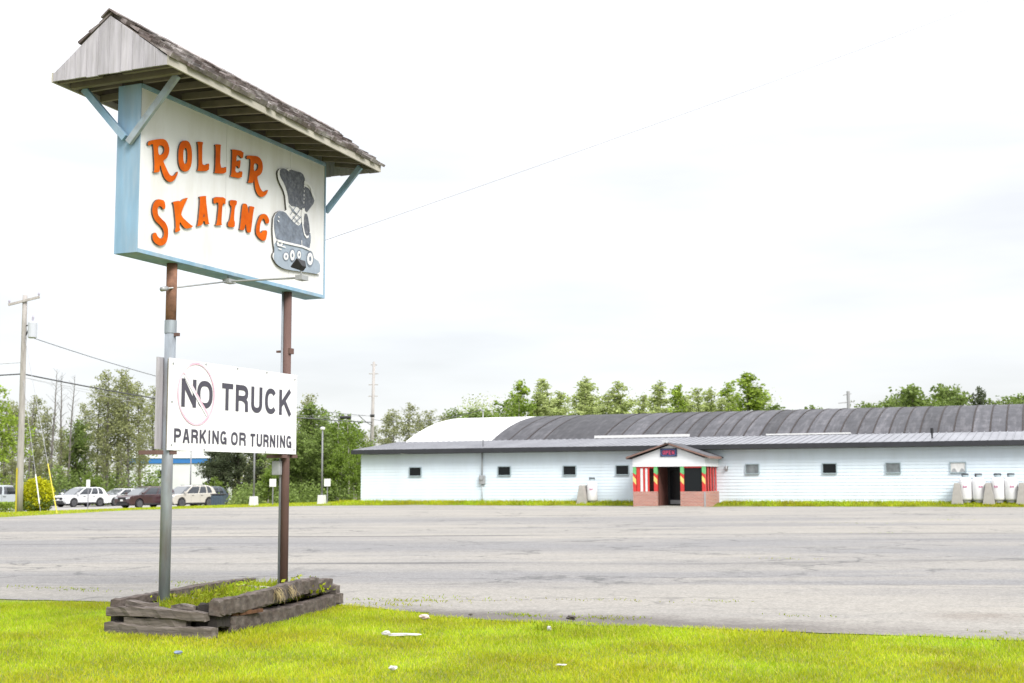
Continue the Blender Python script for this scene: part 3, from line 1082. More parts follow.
LETTERS = [
  ('R', 0, [[(12.449,5.821),(12.477,5.853),(12.553,5.885),(12.719,5.942),(12.789,5.943),(12.84,5.91),(12.867,5.846),(12.855,5.778),(12.817,5.718),(12.749,5.673),(12.781,5.633),(12.833,5.574),(12.875,5.532),(12.92,5.52),(12.976,5.541),(13.011,5.581),(13.045,5.608),(13.041,5.569),(12.998,5.501),(12.949,5.458),(12.889,5.435),(12.828,5.442),(12.777,5.472),(12.735,5.533),(12.704,5.603),(12.687,5.599),(12.691,5.536),(12.676,5.514),(12.569,5.484),(12.591,5.526),(12.556,5.828),(12.517,5.825),(12.489,5.799),(12.454,5.794)],[(12.644,5.837),(12.722,5.858),(12.756,5.845),(12.77,5.81),(12.755,5.774),(12.722,5.743),(12.658,5.722)]]),
  ('O', 0, [[(13.323,5.866),(13.322,5.808),(13.315,5.764),(13.302,5.725),(13.283,5.693),(13.259,5.667),(13.23,5.648),(13.19,5.635),(13.15,5.631),(13.12,5.636),(13.095,5.651),(13.075,5.674),(13.059,5.706),(13.049,5.745),(13.044,5.801),(13.045,5.858),(13.052,5.901),(13.065,5.939),(13.083,5.972),(13.107,5.998),(13.136,6.017),(13.175,6.031),(13.215,6.037),(13.246,6.032),(13.271,6.017),(13.292,5.994),(13.308,5.963),(13.318,5.922)],[(13.228,5.844),(13.228,5.805),(13.224,5.777),(13.217,5.755),(13.206,5.74),(13.19,5.733),(13.175,5.733),(13.163,5.743),(13.154,5.761),(13.148,5.787),(13.145,5.824),(13.145,5.863),(13.149,5.891),(13.157,5.913),(13.167,5.928),(13.183,5.936),(13.199,5.935),(13.21,5.926),(13.219,5.908),(13.225,5.882)]]),
  ('L', 0, [[(13.429,6.08),(13.548,6.102),(13.544,6.075),(13.532,6.051),(13.536,5.811),(13.58,5.808),(13.628,5.819),(13.649,5.84),(13.689,5.853),(13.683,5.75),(13.432,5.695),(13.452,5.726),(13.461,5.794),(13.446,6.031),(13.43,6.053)]]),
  ('L', 0, [[(13.798,6.133),(13.938,6.164),(13.928,6.134),(13.925,5.855),(14.028,5.872),(14.066,5.897),(14.06,5.799),(13.794,5.748),(13.819,5.784),(13.822,6.098)]]),
  ('E', 0, [[(14.169,6.16),(14.454,6.196),(14.444,6.106),(14.414,6.085),(14.348,6.112),(14.294,6.106),(14.287,6.021),(14.327,6.026),(14.35,6.049),(14.391,6.058),(14.371,5.938),(14.33,5.942),(14.317,5.962),(14.275,5.955),(14.268,5.867),(14.356,5.878),(14.391,5.908),(14.438,5.911),(14.418,5.812),(14.147,5.781),(14.181,5.816),(14.194,6.131)]]),
  ('R', 0, [[(14.516,6.13),(14.54,6.157),(14.613,6.174),(14.773,6.204),(14.848,6.193),(14.905,6.148),(14.922,6.08),(14.904,6.011),(14.855,5.957),(14.781,5.92),(14.821,5.835),(14.86,5.779),(14.917,5.741),(14.975,5.75),(15.017,5.776),(15.058,5.795),(15.039,5.744),(14.989,5.698),(14.927,5.664),(14.864,5.655),(14.801,5.674),(14.749,5.727),(14.727,5.801),(14.708,5.882),(14.699,5.838),(14.685,5.806),(14.551,5.785),(14.587,5.821),(14.627,6.12),(14.577,6.126),(14.541,6.103)],[(14.702,6.083),(14.763,6.101),(14.806,6.09),(14.803,6.039),(14.759,5.993),(14.7,5.98)]]),
  ('S', 1, [[(12.689,5.184),(12.798,5.187),(12.821,5.097),(12.773,5.068),(12.752,5.096),(12.692,5.103),(12.664,5.06),(12.677,4.986),(12.747,4.949),(12.828,4.92),(12.877,4.858),(12.884,4.771),(12.863,4.697),(12.819,4.645),(12.731,4.612),(12.632,4.633),(12.588,4.669),(12.58,4.73),(12.627,4.763),(12.657,4.756),(12.678,4.722),(12.737,4.701),(12.786,4.728),(12.804,4.782),(12.782,4.829),(12.721,4.868),(12.631,4.902),(12.584,4.956),(12.562,5.027),(12.584,5.107),(12.631,5.16)]]),
  ('K', 1, [[(12.948,5.198),(13.08,5.244),(13.101,5.229),(13.161,5.28),(13.264,5.32),(13.234,5.282),(13.146,5.134),(13.128,5.059),(13.319,4.984),(13.383,4.976),(13.331,4.943),(13.216,4.913),(13.153,4.947),(13.104,4.987),(13.103,4.899),(13.128,4.878),(13.023,4.827),(13.012,4.857),(13.03,4.912),(12.98,5.172)]]),
  ('A', 1, [[(13.486,5.376),(13.642,5.421),(13.63,5.381),(13.702,5.081),(13.727,5.066),(13.629,5.042),(13.621,5.083),(13.579,5.076),(13.575,5.027),(13.447,4.981),(13.477,5.02),(13.513,5.351)],[(13.597,5.188),(13.614,5.135),(13.584,5.127)]]),
  ('T', 1, [[(13.793,5.436),(14.064,5.484),(14.062,5.395),(14.033,5.382),(13.998,5.403),(13.977,5.12),(14.001,5.101),(13.839,5.068),(13.878,5.102),(13.914,5.379),(13.862,5.376),(13.829,5.353),(13.796,5.352)]]),
  ('I', 1, [[(14.157,5.469),(14.32,5.495),(14.315,5.438),(14.276,5.41),(14.258,5.22),(14.283,5.197),(14.278,5.12),(14.122,5.101),(14.12,5.16),(14.166,5.196),(14.206,5.389),(14.159,5.401)]]),
  ('N', 1, [[(14.464,5.482),(14.536,5.493),(14.573,5.461),(14.601,5.354),(14.614,5.472),(14.634,5.48),(14.739,5.487),(14.709,5.431),(14.661,5.133),(14.633,5.114),(14.56,5.105),(14.532,5.229),(14.503,5.14),(14.492,5.121),(14.38,5.107),(14.403,5.143),(14.441,5.435)]]),
  ('G', 1, [[(14.946,5.437),(15.035,5.437),(15.1,5.377),(15.089,5.324),(15.013,5.306),(14.986,5.356),(14.948,5.37),(14.911,5.339),(14.875,5.264),(14.865,5.177),(14.894,5.146),(14.933,5.196),(15.028,5.22),(15.059,5.197),(15.019,5.075),(14.944,5.055),(14.856,5.075),(14.78,5.119),(14.772,5.202),(14.812,5.309),(14.859,5.389)]]),
]
SKATE = {
  'plate': [(15.25,6.095),(15.327,6.164),(15.46,6.171),(15.553,6.213),(15.73,6.209),(15.924,6.222),(15.996,6.124),(16.153,6.097),(16.278,5.923),(16.265,5.874),(16.091,5.718),(16.05,5.649),(16.093,5.536),(16.165,5.341),(16.147,5.141),(16.241,5.05),(16.25,5.001),(16.439,4.985),(16.443,4.814),(16.37,4.804),(16.043,4.788),(15.685,4.757),(15.418,4.749),(15.26,4.785),(15.165,4.859),(15.163,4.909),(15.216,4.958),(15.182,5.054),(15.152,5.236),(15.161,5.368),(15.164,5.422),(15.235,5.511),(15.343,5.561),(15.507,5.587),(15.486,5.659),(15.455,5.83),(15.279,5.984)],
  'boot_upper': [(15.328,6.139),(15.433,6.165),(15.582,6.136),(15.567,6.183),(15.73,6.19),(15.896,6.205),(15.968,6.133),(15.922,6.085),(15.968,6.012),(15.969,5.74),(15.867,5.686),(15.797,5.721),(15.574,5.692),(15.544,5.834),(15.451,5.977),(15.33,6.054)],
  'boot_back': [(15.973,6.025),(16.098,6.009),(16.181,5.903),(16.239,5.875),(16.077,5.73),(16.021,5.674),(15.98,5.757)],
  'boot_toe': [(15.198,5.428),(15.292,5.526),(15.449,5.546),(15.572,5.484),(15.722,5.423),(15.846,5.408),(15.925,5.505),(15.933,5.158),(15.757,5.154),(15.487,5.137),(15.255,5.134),(15.202,5.284)],
  'boot_heel': [(15.948,5.449),(16.008,5.279),(16.087,5.278),(16.119,5.389),(16.143,5.302),(16.105,5.132),(15.911,5.157),(15.913,5.503)],
  'heel_in': [(15.989,5.622),(16.036,5.632),(16.094,5.476),(16.107,5.387),(16.058,5.333),(16.015,5.341),(15.985,5.441)],
  'base': [(15.213,5.083),(15.488,5.104),(15.757,5.12),(16.105,5.111),(16.222,5.012),(16.416,4.974),(16.413,4.828),(16.042,4.806),(15.684,4.776),(15.431,4.767),(15.28,4.798),(15.201,4.858),(15.224,4.941)],
  "wheels": [[(15.408,5.105),(15.404,5.089),(15.391,5.074),(15.37,5.061),(15.344,5.051),(15.317,5.047),(15.292,5.047),(15.271,5.054),(15.257,5.064),(15.252,5.078),(15.256,5.094),(15.269,5.109),(15.29,5.122),(15.315,5.132),(15.342,5.137),(15.368,5.136),(15.389,5.13),(15.403,5.119)],[(15.556,4.94),(15.553,4.922),(15.542,4.904),(15.526,4.89),(15.505,4.88),(15.483,4.877),(15.462,4.88),(15.445,4.889),(15.433,4.903),(15.429,4.92),(15.432,4.939),(15.443,4.956),(15.46,4.97),(15.48,4.98),(15.502,4.984),(15.523,4.981),(15.54,4.972),(15.552,4.958)],[(15.717,4.981),(15.714,4.954),(15.705,4.93),(15.689,4.91),(15.67,4.898),(15.649,4.895),(15.63,4.901),(15.614,4.915),(15.603,4.936),(15.599,4.962),(15.602,4.989),(15.611,5.013),(15.626,5.033),(15.646,5.045),(15.666,5.048),(15.686,5.043),(15.702,5.028),(15.713,5.007)],[(15.887,5.016),(15.884,4.996),(15.876,4.978),(15.863,4.963),(15.847,4.954),(15.83,4.951),(15.814,4.955),(15.8,4.965),(15.791,4.981),(15.788,5.0),(15.79,5.019),(15.798,5.038),(15.811,5.053),(15.827,5.062),(15.844,5.065),(15.861,5.061),(15.874,5.05),(15.883,5.035)],[(16.216,5.008),(16.212,4.975),(16.199,4.945),(16.178,4.921),(16.152,4.906),(16.125,4.902),(16.099,4.909),(16.077,4.926),(16.063,4.952),(16.058,4.983),(16.062,5.016),(16.075,5.046),(16.095,5.07),(16.121,5.085),(16.148,5.09),(16.174,5.083),(16.196,5.065),(16.21,5.039)]],
  "lines": [[(15.548,5.672),(15.745,5.591)],[(15.742,5.71),(15.583,5.545)],[(15.608,5.624),(15.857,5.552)],[(15.84,5.669),(15.626,5.472)],[(15.651,5.536),(15.831,5.458)],[(15.897,5.59),(15.694,5.447)],[(15.914,5.699),(15.889,5.588),(15.92,5.444),(15.968,5.332),(16.03,5.295),(16.081,5.322)],[(15.941,6.089),(16.04,6.095),(16.126,6.06),(16.17,5.978),(16.244,5.913)],[(15.939,6.051),(15.94,6.006)],[(15.941,5.976),(15.939,5.942)],[(15.94,5.915),(15.938,5.884)],[(15.938,5.857),(15.936,5.831)],[(15.934,5.805),(15.932,5.774)],[(15.251,5.116),(15.487,5.121),(15.757,5.134),(15.922,5.141),(16.114,5.128)],[(15.894,5.154),(15.887,5.228)],[(15.262,5.462),(15.294,5.446)],[(15.251,5.402),(15.29,5.387)],[(15.28,5.008),(15.358,5.006)],[(15.253,5.047),(15.383,5.054),(15.463,5.053)]],
}


for ch, row, polys in LETTERS:
    polys = [smooth_loop(p) for p in polys]
    lb = MB().poly_prism(polys[0], polys[1:], face, 0.004, 0.026)
    o = wpart(lb, 'letter', M['orange'], sign, label='raised orange letter %s of the %s line' % (ch, ('upper', 'lower')[row]))
    o.data.materials.append(M['letter_edge'])
    for p in o.data.polygons:
        if abs(p.normal.x) < 0.5:
            p.material_index = 1

# skate cut-out
def grow(pts, e):
    n = len(pts)
    area = sum(pts[i][0] * pts[(i + 1) % n][1] - pts[(i + 1) % n][0] * pts[i][1] for i in range(n))
    out = []
    for i in range(n):
        a, b = pts[i - 1], pts[(i + 1) % n]
        t = Vector((b[0] - a[0], b[1] - a[1])).normalized()
        k = e if area > 0 else -e
        out.append((pts[i][0] + t.y * k, pts[i][1] - t.x * k))
    return out
t = MB().poly_prism([(a + 0.025, b) for a, b in smooth_loop(SKATE['plate'], 1)], [], face, 0.002, 0.03)
plate = wpart(t, 'skate_cutout', M['bright_white'], sign)
plate.data.materials.append(M['letter_edge'])
for p in plate.data.polygons:
    if abs(p.normal.x) < 0.5:
        p.material_index = 1
for key, nm, mm, d in (('boot_upper', 'boot_shaft', 'slate_dark', .034), ('boot_back', 'boot_tongue', 'slate_dark', .0345), ('boot_toe', 'boot_toe', 'slate_mid', .0335),
                       ('boot_heel', 'boot_heel', 'slate_mid', .0343), ('heel_in', 'boot_counter', 'slate_dark', .036), ('base', 'ground_shadow', 'slate_pale', .033)):
    t = MB().poly_prism([(a + 0.025, b) for a, b in grow(smooth_loop(SKATE[key], 1), 0.02)], [], face, 0.0305, d)
    wpart(t, nm, M[mm], plate)
for wl_ in SKATE['wheels']:
    wl_ = [(a + 0.025, b) for a, b in wl_]
    cy = sum(p[0] for p in wl_) / len(wl_)
    cz = sum(p[1] for p in wl_) / len(wl_)
    for s, mm, d in ((1.3, 'slate_mid', .0375), (0.98, 'bright_white', .0395), (0.4, 'slate_mid', .041)):
        t = MB().poly_prism([(cy + (a - cy) * s, cz + (b - cz) * s) for a, b in wl_], [], face, d - .002, d)
        wpart(t, 'wheel' if s == 1 else ('wheel_rim' if s > 1 else 'wheel_hub'), M[mm], plate)
t, t2 = MB(), MB()
for i, ln in enumerate(SKATE['lines']):
    wdt = 0.03 if i in (6, 13) else (0.045 if i == 7 else 0.015)
    (t2 if i < 6 else t).ribbon([(a + 0.025, b) for a, b in ln], wdt if i > 5 else 0.012, face, 0.042 + 0.0004 * i)
wpart(t, 'laces', M['bright_white'], plate)
wpart(t2, 'lace_lines', M['slate_mid'], plate)  # grey zigzag lace lines drawn on the white plate

# roof of the sign
RY0, RY1, EX0, EX1 = 11.9, 17.02, -10.86, -9.2
EZ, AZ = 6.54, 7.27
n = 10
wd = (EX1 - EX0) / n
def roof_z(x):
    return AZ - (AZ - EZ - 0.13) * abs(x - SX) / 0.83
for yy in (RY0, RY1 - 0.025):
    gp = MB()
    for i in range(n):
        a, b = EX0 + i * wd + 0.002, EX0 + (i + 1) * wd - 0.002
        zb = EZ + random.uniform(-0.012, 0.006)
        prof = [(a, zb), (b, zb), (b, roof_z(b) - 0.03)]
        if a < SX < b:
            prof.append((SX, AZ - 0.03))
        prof.append((a, roof_z(a) - 0.03))
        j = random.uniform(0, 0.004)
        gp.loft([[(x, yy - j, z) for x, z in prof], [(x, yy + 0.022, z) for x, z in prof]])
    wpart(gp, 'gable_boards', M['grey_wood'], sign)
dkm = MB()
for s, ex in ((-1, EX0), (1, EX1)):
    dkm.loft([[(SX, y, AZ - 0.028), (ex, y, EZ + 0.10), (ex, y, EZ + 0.075), (SX, y, AZ - 0.053)] for y in (RY0 + 0.026, RY1 - 0.03)])
wpart(dkm, 'roof_deck', M['deck'], sign)
for ex in (EX0, EX1):
    s = 1 if ex == EX1 else -1
    t = MB()
    y = RY0 - 0.004
    cutsf = [RY0 - 0.004, RY0 + 1.9, RY1 + 0.004]
    for i in range(2):
        t.box(min(ex, ex + s * 0.025), max(ex, ex + s * 0.025), cutsf[i] + 0.001, cutsf[i + 1] - 0.001, EZ - 0.005, EZ + 0.115)
    wpart(t, 'fascia_board', M['cream_wood'], sign)
nr = 14
for i in range(nr):
    y = RY0 + 0.1 + (RY1 - RY0 - 0.2) * i / (nr - 1)
    dz = 0.0245 * (y - RY0)
    for xa, xb_ in ((SX + 0.125, EX1 - 0.003), (SX - 0.185, EX0 + 0.003)):
        t = MB().loft([[(xa, y - 0.02, EZ + 0.002), (xa, y + 0.02, EZ + 0.002), (xa, y + 0.02, EZ + 0.085), (xa, y - 0.02, EZ + 0.085)],
                       [(xb_, y - 0.02, EZ + 0.002 - dz), (xb_, y + 0.02, EZ + 0.002 - dz), (xb_, y + 0.02, EZ + 0.085 - dz), (xb_, y - 0.02, EZ + 0.085 - dz)]])
        wpart(t, 'rafter', M['rafter'], sign)
sk = MB()
for s in (-1, 1):
    sl_len = math.hypot(0.83, AZ - EZ - 0.13) + 0.05
    ux, uz = s * 0.83 / math.hypot(0.83, 0.6), -0.6 / math.hypot(0.83, 0.6)
    nxv, nzv = -uz * s, abs(ux)
    rows = 6
    for r in range(rows if s > 0 else 3):
        y = RY0 - 0.03 + random.uniform(0, .03)
        while y < RY1 + 0.02:
            wsh = random.uniform(0.08, 0.19)
            if random.random() > 0.05:
                t0 = sl_len * r / rows - 0.03
                t1 = sl_len * (r + 1) / rows + random.uniform(-0.01, 0.035)
                th0, th1 = 0.012 + 0.006 * random.random(), 0.034 + 0.03 * random.random()
                y1 = min(RY1 + 0.03, y + wsh - 0.005)
                lift = random.uniform(0, 0.01)
                def P(t, h, yy):
                    return (SX + ux * t + s * abs(nxv) * h, yy, AZ - 0.02 + uz * t + nzv * h)
                v = [P(t0, lift, y), P(t1, lift, y), P(t1, lift, y1), P(t0, lift, y1), P(t0, th0 + lift, y), P(t1, th1 + lift, y), P(t1, th1 + lift, y1), P(t0, th0 + lift, y1)]
                sk.add(v, [(0, 3, 2, 1), (4, 5, 6, 7), (0, 1, 5, 4), (1, 2, 6, 5), (2, 3, 7, 6), (3, 0, 4, 7)])
            y += wsh
    y = RY0 - 0.03
    while y < RY1:
        ln = random.uniform(0.14, 0.24)
        sk.bar((SX + s * 0.06, y, AZ + 0.0), (SX + s * 0.06, min(RY1 + .03, y + ln), AZ + 0.006), 0.15, 0.02, up=(s * 0.58, 0, 0.81))
        y += ln + 0.003
wpart(sk, 'shingles', M['shake'], sign)
# the whole roof sags a little towards its far end
for o_ in sign.children:
    if o_.name.split('.')[0] in ('gable_boards', 'roof_deck', 'fascia_board', 'shingles'):
        for v_ in o_.data.vertices:
            v_.co.z -= 0.0245 * (v_.co.y - RY0)
M['brace_grey'] = mat('grey_blue_worn_brace', (0.30, 0.335, 0.36), 0.8, var=0.2, scale=8, dark=(0.2, 0.3, 0.38), dscale=4, damt=0.6)
# V braces at both ends
for y in (CY0 - 0.05, CY1 + 0.05):
    for x_top in (EX0 + 0.14, EX1 - 0.14):
        t = MB().bar((SX + (0.0 if x_top > SX else -0.05) + (0.1 if y > 14 else 0), y + (0.0 if x_top > SX else (0.006 if y > 14 else -0.0)), 5.80 if x_top > SX else 5.86), (x_top, y, EZ + 0.01 - 0.0245 * (y - RY0)), 0.085, 0.05, up=(0, 1, 0))
        wpart(t, 'brace', M['brace_grey'] if (y < 14 and x_top > SX) else M['blue_paint'], sign, bevel=0.004)
t = MB().box(EX0 + 0.03, EX1 - 0.03, CY0 - 0.16, CY0 - 0.09, EZ - 0.01, EZ + 0.08)
wpart(t, 'cross_beam', M['rafter'], sign)

# floodlight on an arm
fl = MB().tube([(-9.97, 14.27, 4.46), (-9.93, 14.27, 4.40), (-8.9, 14.385, 4.40)], 0.013, 8)
fl.box(-10.0, -9.9, 14.2, 14.36, 4.375, 4.43)
arm = wpart(fl, 'lamp_arm', M['grey_metal'], sign, smooth=False)
t = MB().box(-8.95, -8.85, 14.30, 14.46, 4.365, 4.425)
t.tube([(-8.9, 14.375, 4.42), (-8.9, 14.355, 4.50)], 0.012)
wpart(t, 'lamp_socket', M['grey_metal'], arm)
t = MB()
c = Vector((-8.91, 14.345, 4.55))
fz = Vector((-0.75, 0.05, 0.65)).normalized()
fx = Vector((0, 1, 0))
fx = (fx - fz * fx.dot(fz)).normalized()
fy = fz.cross(fx)
r0 = [c - fz * .06 + fx * a * .05 + fy * b * .035 for a, b in ((-1, -1), (1, -1), (1, 1), (-1, 1))]
r1 = [c + fz * .03 + fx * a * .095 + fy * b * .07 for a, b in ((-1, -1), (1, -1), (1, 1), (-1, 1))]
r2 = [c + fz * .05 + fx * a * .095 + fy * b * .07 for a, b in ((-1, -1), (1, -1), (1, 1), (-1, 1))]
t.loft([r0, r1, r2])
wpart(t, 'lamp_head', M['black'], arm, bevel=0.006)
t = MB().tube([(SX + 0.04, 12.95, 4.123), (-9.95, 14.24, 4.395)], 0.011, 8)
t.tube([(SX + 0.03, 12.93, 4.118), (SX + 0.045, 13.02, 4.138)], 0.03, 8)
wpart(t, 'lamp_conduit', M['grey_metal'], sign, smooth=True)

# ------------------------------------------------------------------ no truck sign on the same posts
M['sign_white'] = mat('white_sign_sheet', (0.70, 0.70, 0.725), 0.45, var=0.03, scale=2)
M['ink'] = mat('faded_dark_lettering', (0.058, 0.055, 0.075), 0.6, var=0.12, scale=6)
M['pink'] = mat('faded_pink_ring', (0.66, 0.38, 0.48), 0.6, dark=(0.69, 0.64, 0.68), dscale=3.0, damt=1.0)
nt = empty('no_truck_sign', (SX, 14.5, 2.15))
tag(nt, 'white rectangular board forbidding truck parking or turning, bolted across both posts', 'sign')
t = MB().box(-9.962, -9.948, 13.06, 15.98, 2.155, 3.285)
wpart(t, 'board', M['sign_white'], nt)
t = MB().box(-10.125, -10.10, 13.03, 15.98, 2.17, 3.30)
wpart(t, 'back_board', M['grey_wood'], nt, label='weathered plywood back board')
t = MB().box(-9.985, -9.964, 13.07, 15.97, 2.165, 3.275)
wpart(t, 'board_backing', M['rafter'], nt)
for y in (13.06, 15.84):
    t = MB().box(-10.22, -9.955, y - 0.2, y - 0.07, 2.10, 2.15)
    wpart(t, 'support_bar', M['rust'], nt)
    t = MB().box(-10.23, -9.96, y + 0.07, y + 0.2, 2.105, 2.15)
    wpart(t, 'support_bar', M['rust'], nt)
NX = -9.948
def ntp(u, v, d):
    return (NX + d, u, v)
l1 = {'NO': MB(), 'TRUCK': MB()}
for ch, a, b in (('N', 13.306, 13.608), ('O', 13.625, 13.956), ('T', 14.135, 14.412), ('R', 14.47, 14.765), ('U', 14.832, 15.097), ('C', 15.165, 15.455), ('K', 15.521, 15.83)):
    write(l1['NO' if b < 14 else 'TRUCK'], ch, a, b, 2.697, 3.05, 0.07 if ch != 'N' else 0.072, ntp)
for k_, mb_ in l1.items():
    wpart(mb_, 'large_lettering', M['ink'], nt, label='large dark word %s' % k_)
def line(text, y0, y1, z0, z1, t):
    mb = MB()
    units = [0.45 if c == 'I' else 1.0 for c in text]
    gap = 0.24
    u = (y1 - y0) / (sum(units) + gap * (len(text) - 1))
    y = y0
    for c, k in zip(text, units):
        write(mb, c, y, y + k * u, z0, z1, t, ntp)
        y += (k + gap) * u
    wpart(mb, 'small_lettering', M['ink'], nt, label='small dark word %s' % text)
line('PARKING', 13.178, 14.282, 2.252, 2.425, 0.036)
line('OR', 14.381, 14.722, 2.247, 2.42, 0.036)
line('TURNING', 14.815, 15.851, 2.24, 2.413, 0.036)
rg = MB()
rg.ribbon([(13.61 + 0.375 * math.cos(2 * math.pi * i / 48), 2.872 + 0.385 * math.sin(2 * math.pi * i / 48)) for i in range(48)], 0.027, ntp, 0.0078, closed=True)
rg.ribbon([(13.345, 3.13), (13.86, 2.62)], 0.026, ntp, 0.0085)
ws_ = MB()
ws_.ribbon([(13.36, 3.10), (13.85, 2.615)], 0.055, ntp, 0.0068)
wpart(ws_, 'slash_underlay', M['sign_white'], nt)
wpart(rg, 'prohibition_ring', M['pink'], nt)
bt = MB()
for y, z in ((13.13, 3.22), (13.13, 2.22), (15.92, 3.22), (15.92, 2.22), (13.8, 3.265), (14.5, 3.265), (15.2, 3.265), (13.8, 2.175), (15.2, 2.175), (13.12, 2.75)):
    bt.tube([(NX, y, z), (NX + 0.008, y, z)], 0.013, 8)
wpart(bt, 'screws', M['grey_metal'], nt)

# ------------------------------------------------------------------ timber planter
M['timber'] = mat('weathered_landscape_timber', (0.066, 0.05, 0.043), 0.9, var=0.4, scale=5, stretch=(2, 2, 4), dark=(0.125, 0.108, 0.097), dscale=3.5, damt=0.7, bump=0.7, bscale=25)
M['timber_x'] = mat('weathered_cross_timber', (0.095, 0.078, 0.068), 0.9, var=0.4, scale=5, stretch=(0.5, 3, 5), dark=(0.165, 0.143, 0.128), dscale=3.5, damt=0.7, bump=0.7, bscale=25)
M['timber_dark'] = mat('very_dark_timber', (0.022, 0.018, 0.016), 0.9, var=0.3, scale=6, bump=0.6)  # near-black short pieces filling the gaps between the planter timbers
planter = empty('timber_planter', (-9.7, 14.4, 0.0))
tag(planter, 'low rotting timber planter box around the feet of the sign posts', 'planter')

def skew(p):
    p = Vector(p)
    p.x -= 0.14 * (p.y - 12.6)
    return p

def timber(p, q, w, h, m, seed, label=None):
    rnd = random.Random(seed)
    p, q = skew(p), skew(q)
    d = q - p
    ln = d.length
    d.normalize()
    s = Vector((-d.y, d.x, 0)).normalized()
    n = max(5, int(ln / 0.09))
    rings = []
    for i in range(n + 1):
        c = p + d * ln * i / n + Vector((0, 0, 0.012 * math.sin(seed * 1.7 + 5.0 * i / n))) + s * 0.01 * math.sin(seed + 7.0 * i / n)
        k = 0.86 if i in (0, n) else 1.0
        prof = []
        for a, b in ((-1, -.8), (-.85, -1), (.85, -1), (1, -.8), (1, -.1), (1, .8), (.8, 1), (0.1, 1), (-.85, 1), (-1, .8)):
            j = 0.13
            prof.append(c + s * (w / 2) * (a * k + rnd.uniform(-j, j)) + Vector((0, 0, 1)) * (h / 2) * (b * k + rnd.uniform(-j, j)))
        rings.append(prof)
    mb = MB().loft(rings)
    return wpart(mb, 'timber', m, planter, label=label)
# right-hand long side
timber((-8.93, 12.98, 0.09), (-8.98, 16.25, 0.08), 0.15, 0.2, M['timber'], 1)
timber((-8.90, 12.62, 0.335), (-9.0, 15.7, 0.36), 0.15, 0.19, M['timber'], 2)
timber((-9.0, 15.45, 0.30), (-9.02, 16.2, 0.36), 0.14, 0.14, M['timber'], 3)
timber((-8.96, 12.66, 0.17), (-8.96, 13.0, 0.17), 0.13, 0.16, M['timber_dark'], 4)
# near end
timber((-10.4, 12.62, 0.06), (-8.86, 12.56, 0.05), 0.14, 0.14, M['timber_x'], 5)
timber((-10.12, 12.60, 0.15), (-9.25, 12.60, 0.125), 0.13, 0.13, M['timber_x'], 6)
timber((-10.38, 12.60, 0.262), (-8.99, 12.58, 0.245), 0.14, 0.11, M['timber_x'], 7)
timber((-10.15, 12.66, 0.335), (-9.75, 12.66, 0.33), 0.12, 0.08, M['timber_x'], 8)
timber((-9.5, 12.66, 0.325), (-9.2, 12.66, 0.33), 0.1, 0.06, M['timber_x'], 81)
timber((-9.2, 12.74, 0.22), (-8.98, 12.72, 0.23), 0.12, 0.3, M['timber_dark'], 9)
timber((-10.42, 12.75, 0.2), (-10.1, 12.75, 0.2), 0.1, 0.2, M['timber_dark'], 91)
# left side and far end
timber((-10.3, 12.6, 0.36), (-10.36, 16.3, 0.33), 0.15, 0.1, M['timber'], 10)
timber((-10.42, 12.8, 0.24), (-10.40, 16.4, 0.22), 0.14, 0.12, M['timber'], 11)
timber((-10.42, 12.8, 0.1), (-10.40, 16.4, 0.1), 0.14, 0.16, M['timber'], 12)
timber((-10.45, 16.35, 0.1), (-8.9, 16.4, 0.1), 0.14, 0.18, M['timber_x'], 13)
timber((-10.45, 16.33, 0.26), (-8.95, 16.38, 0.25), 0.14, 0.13, M['timber_x'], 14)
timber((-10.1, 15.45, 0.29), (-9.5, 15.3, 0.30), 0.16, 0.1, mat('pale_concrete_block', (0.33, 0.31, 0.29), 0.9, var=0.2, scale=8, bump=0.5), 15, 'pale broken block lying on the soil')
timber((-10.1, 13.9, 0.27), (-9.4, 13.75, 0.26), 0.14, 0.1, M['timber_x'], 16)
so = MB()
nu, nv_ = 10, 26
sv = []
for j in range(nv_ + 1):
    for i in range(nu + 1):
        sv.append((-10.36 + 1.34 * i / nu, 12.7 + 3.6 * j / nv_, 0.215 + random.uniform(-.02, .025)))
sf = [(j * (nu + 1) + i, j * (nu + 1) + i + 1, (j + 1) * (nu + 1) + i + 1, (j + 1) * (nu + 1) + i) for j in range(nv_) for i in range(nu)]
so.add([skew(p) for p in sv], sf)
wpart(so, 'soil', M['soil'], planter, smooth=True)
rs = MB()
for i in range(5):
    y = 13.05 + i * 0.14 + random.uniform(-.05, .05)
    rs.box(-9.06, -8.955 , y, y + 0.12, 0.195, 0.225 + random.uniform(0, .02))
wpart(rs, 'rotten_chips', mat('rotten_orange_wood', (0.085, 0.038, 0.018), 0.9, var=0.3, scale=12), planter)

# ------------------------------------------------------------------ propane tanks and concrete barriers by the hall
M['tank_white'] = mat('white_tank_enamel', (0.66, 0.66, 0.67), 0.4, var=0.03)
M['tank_mark'] = mat('tank_markings', (0.42, 0.10, 0.22), 0.6)

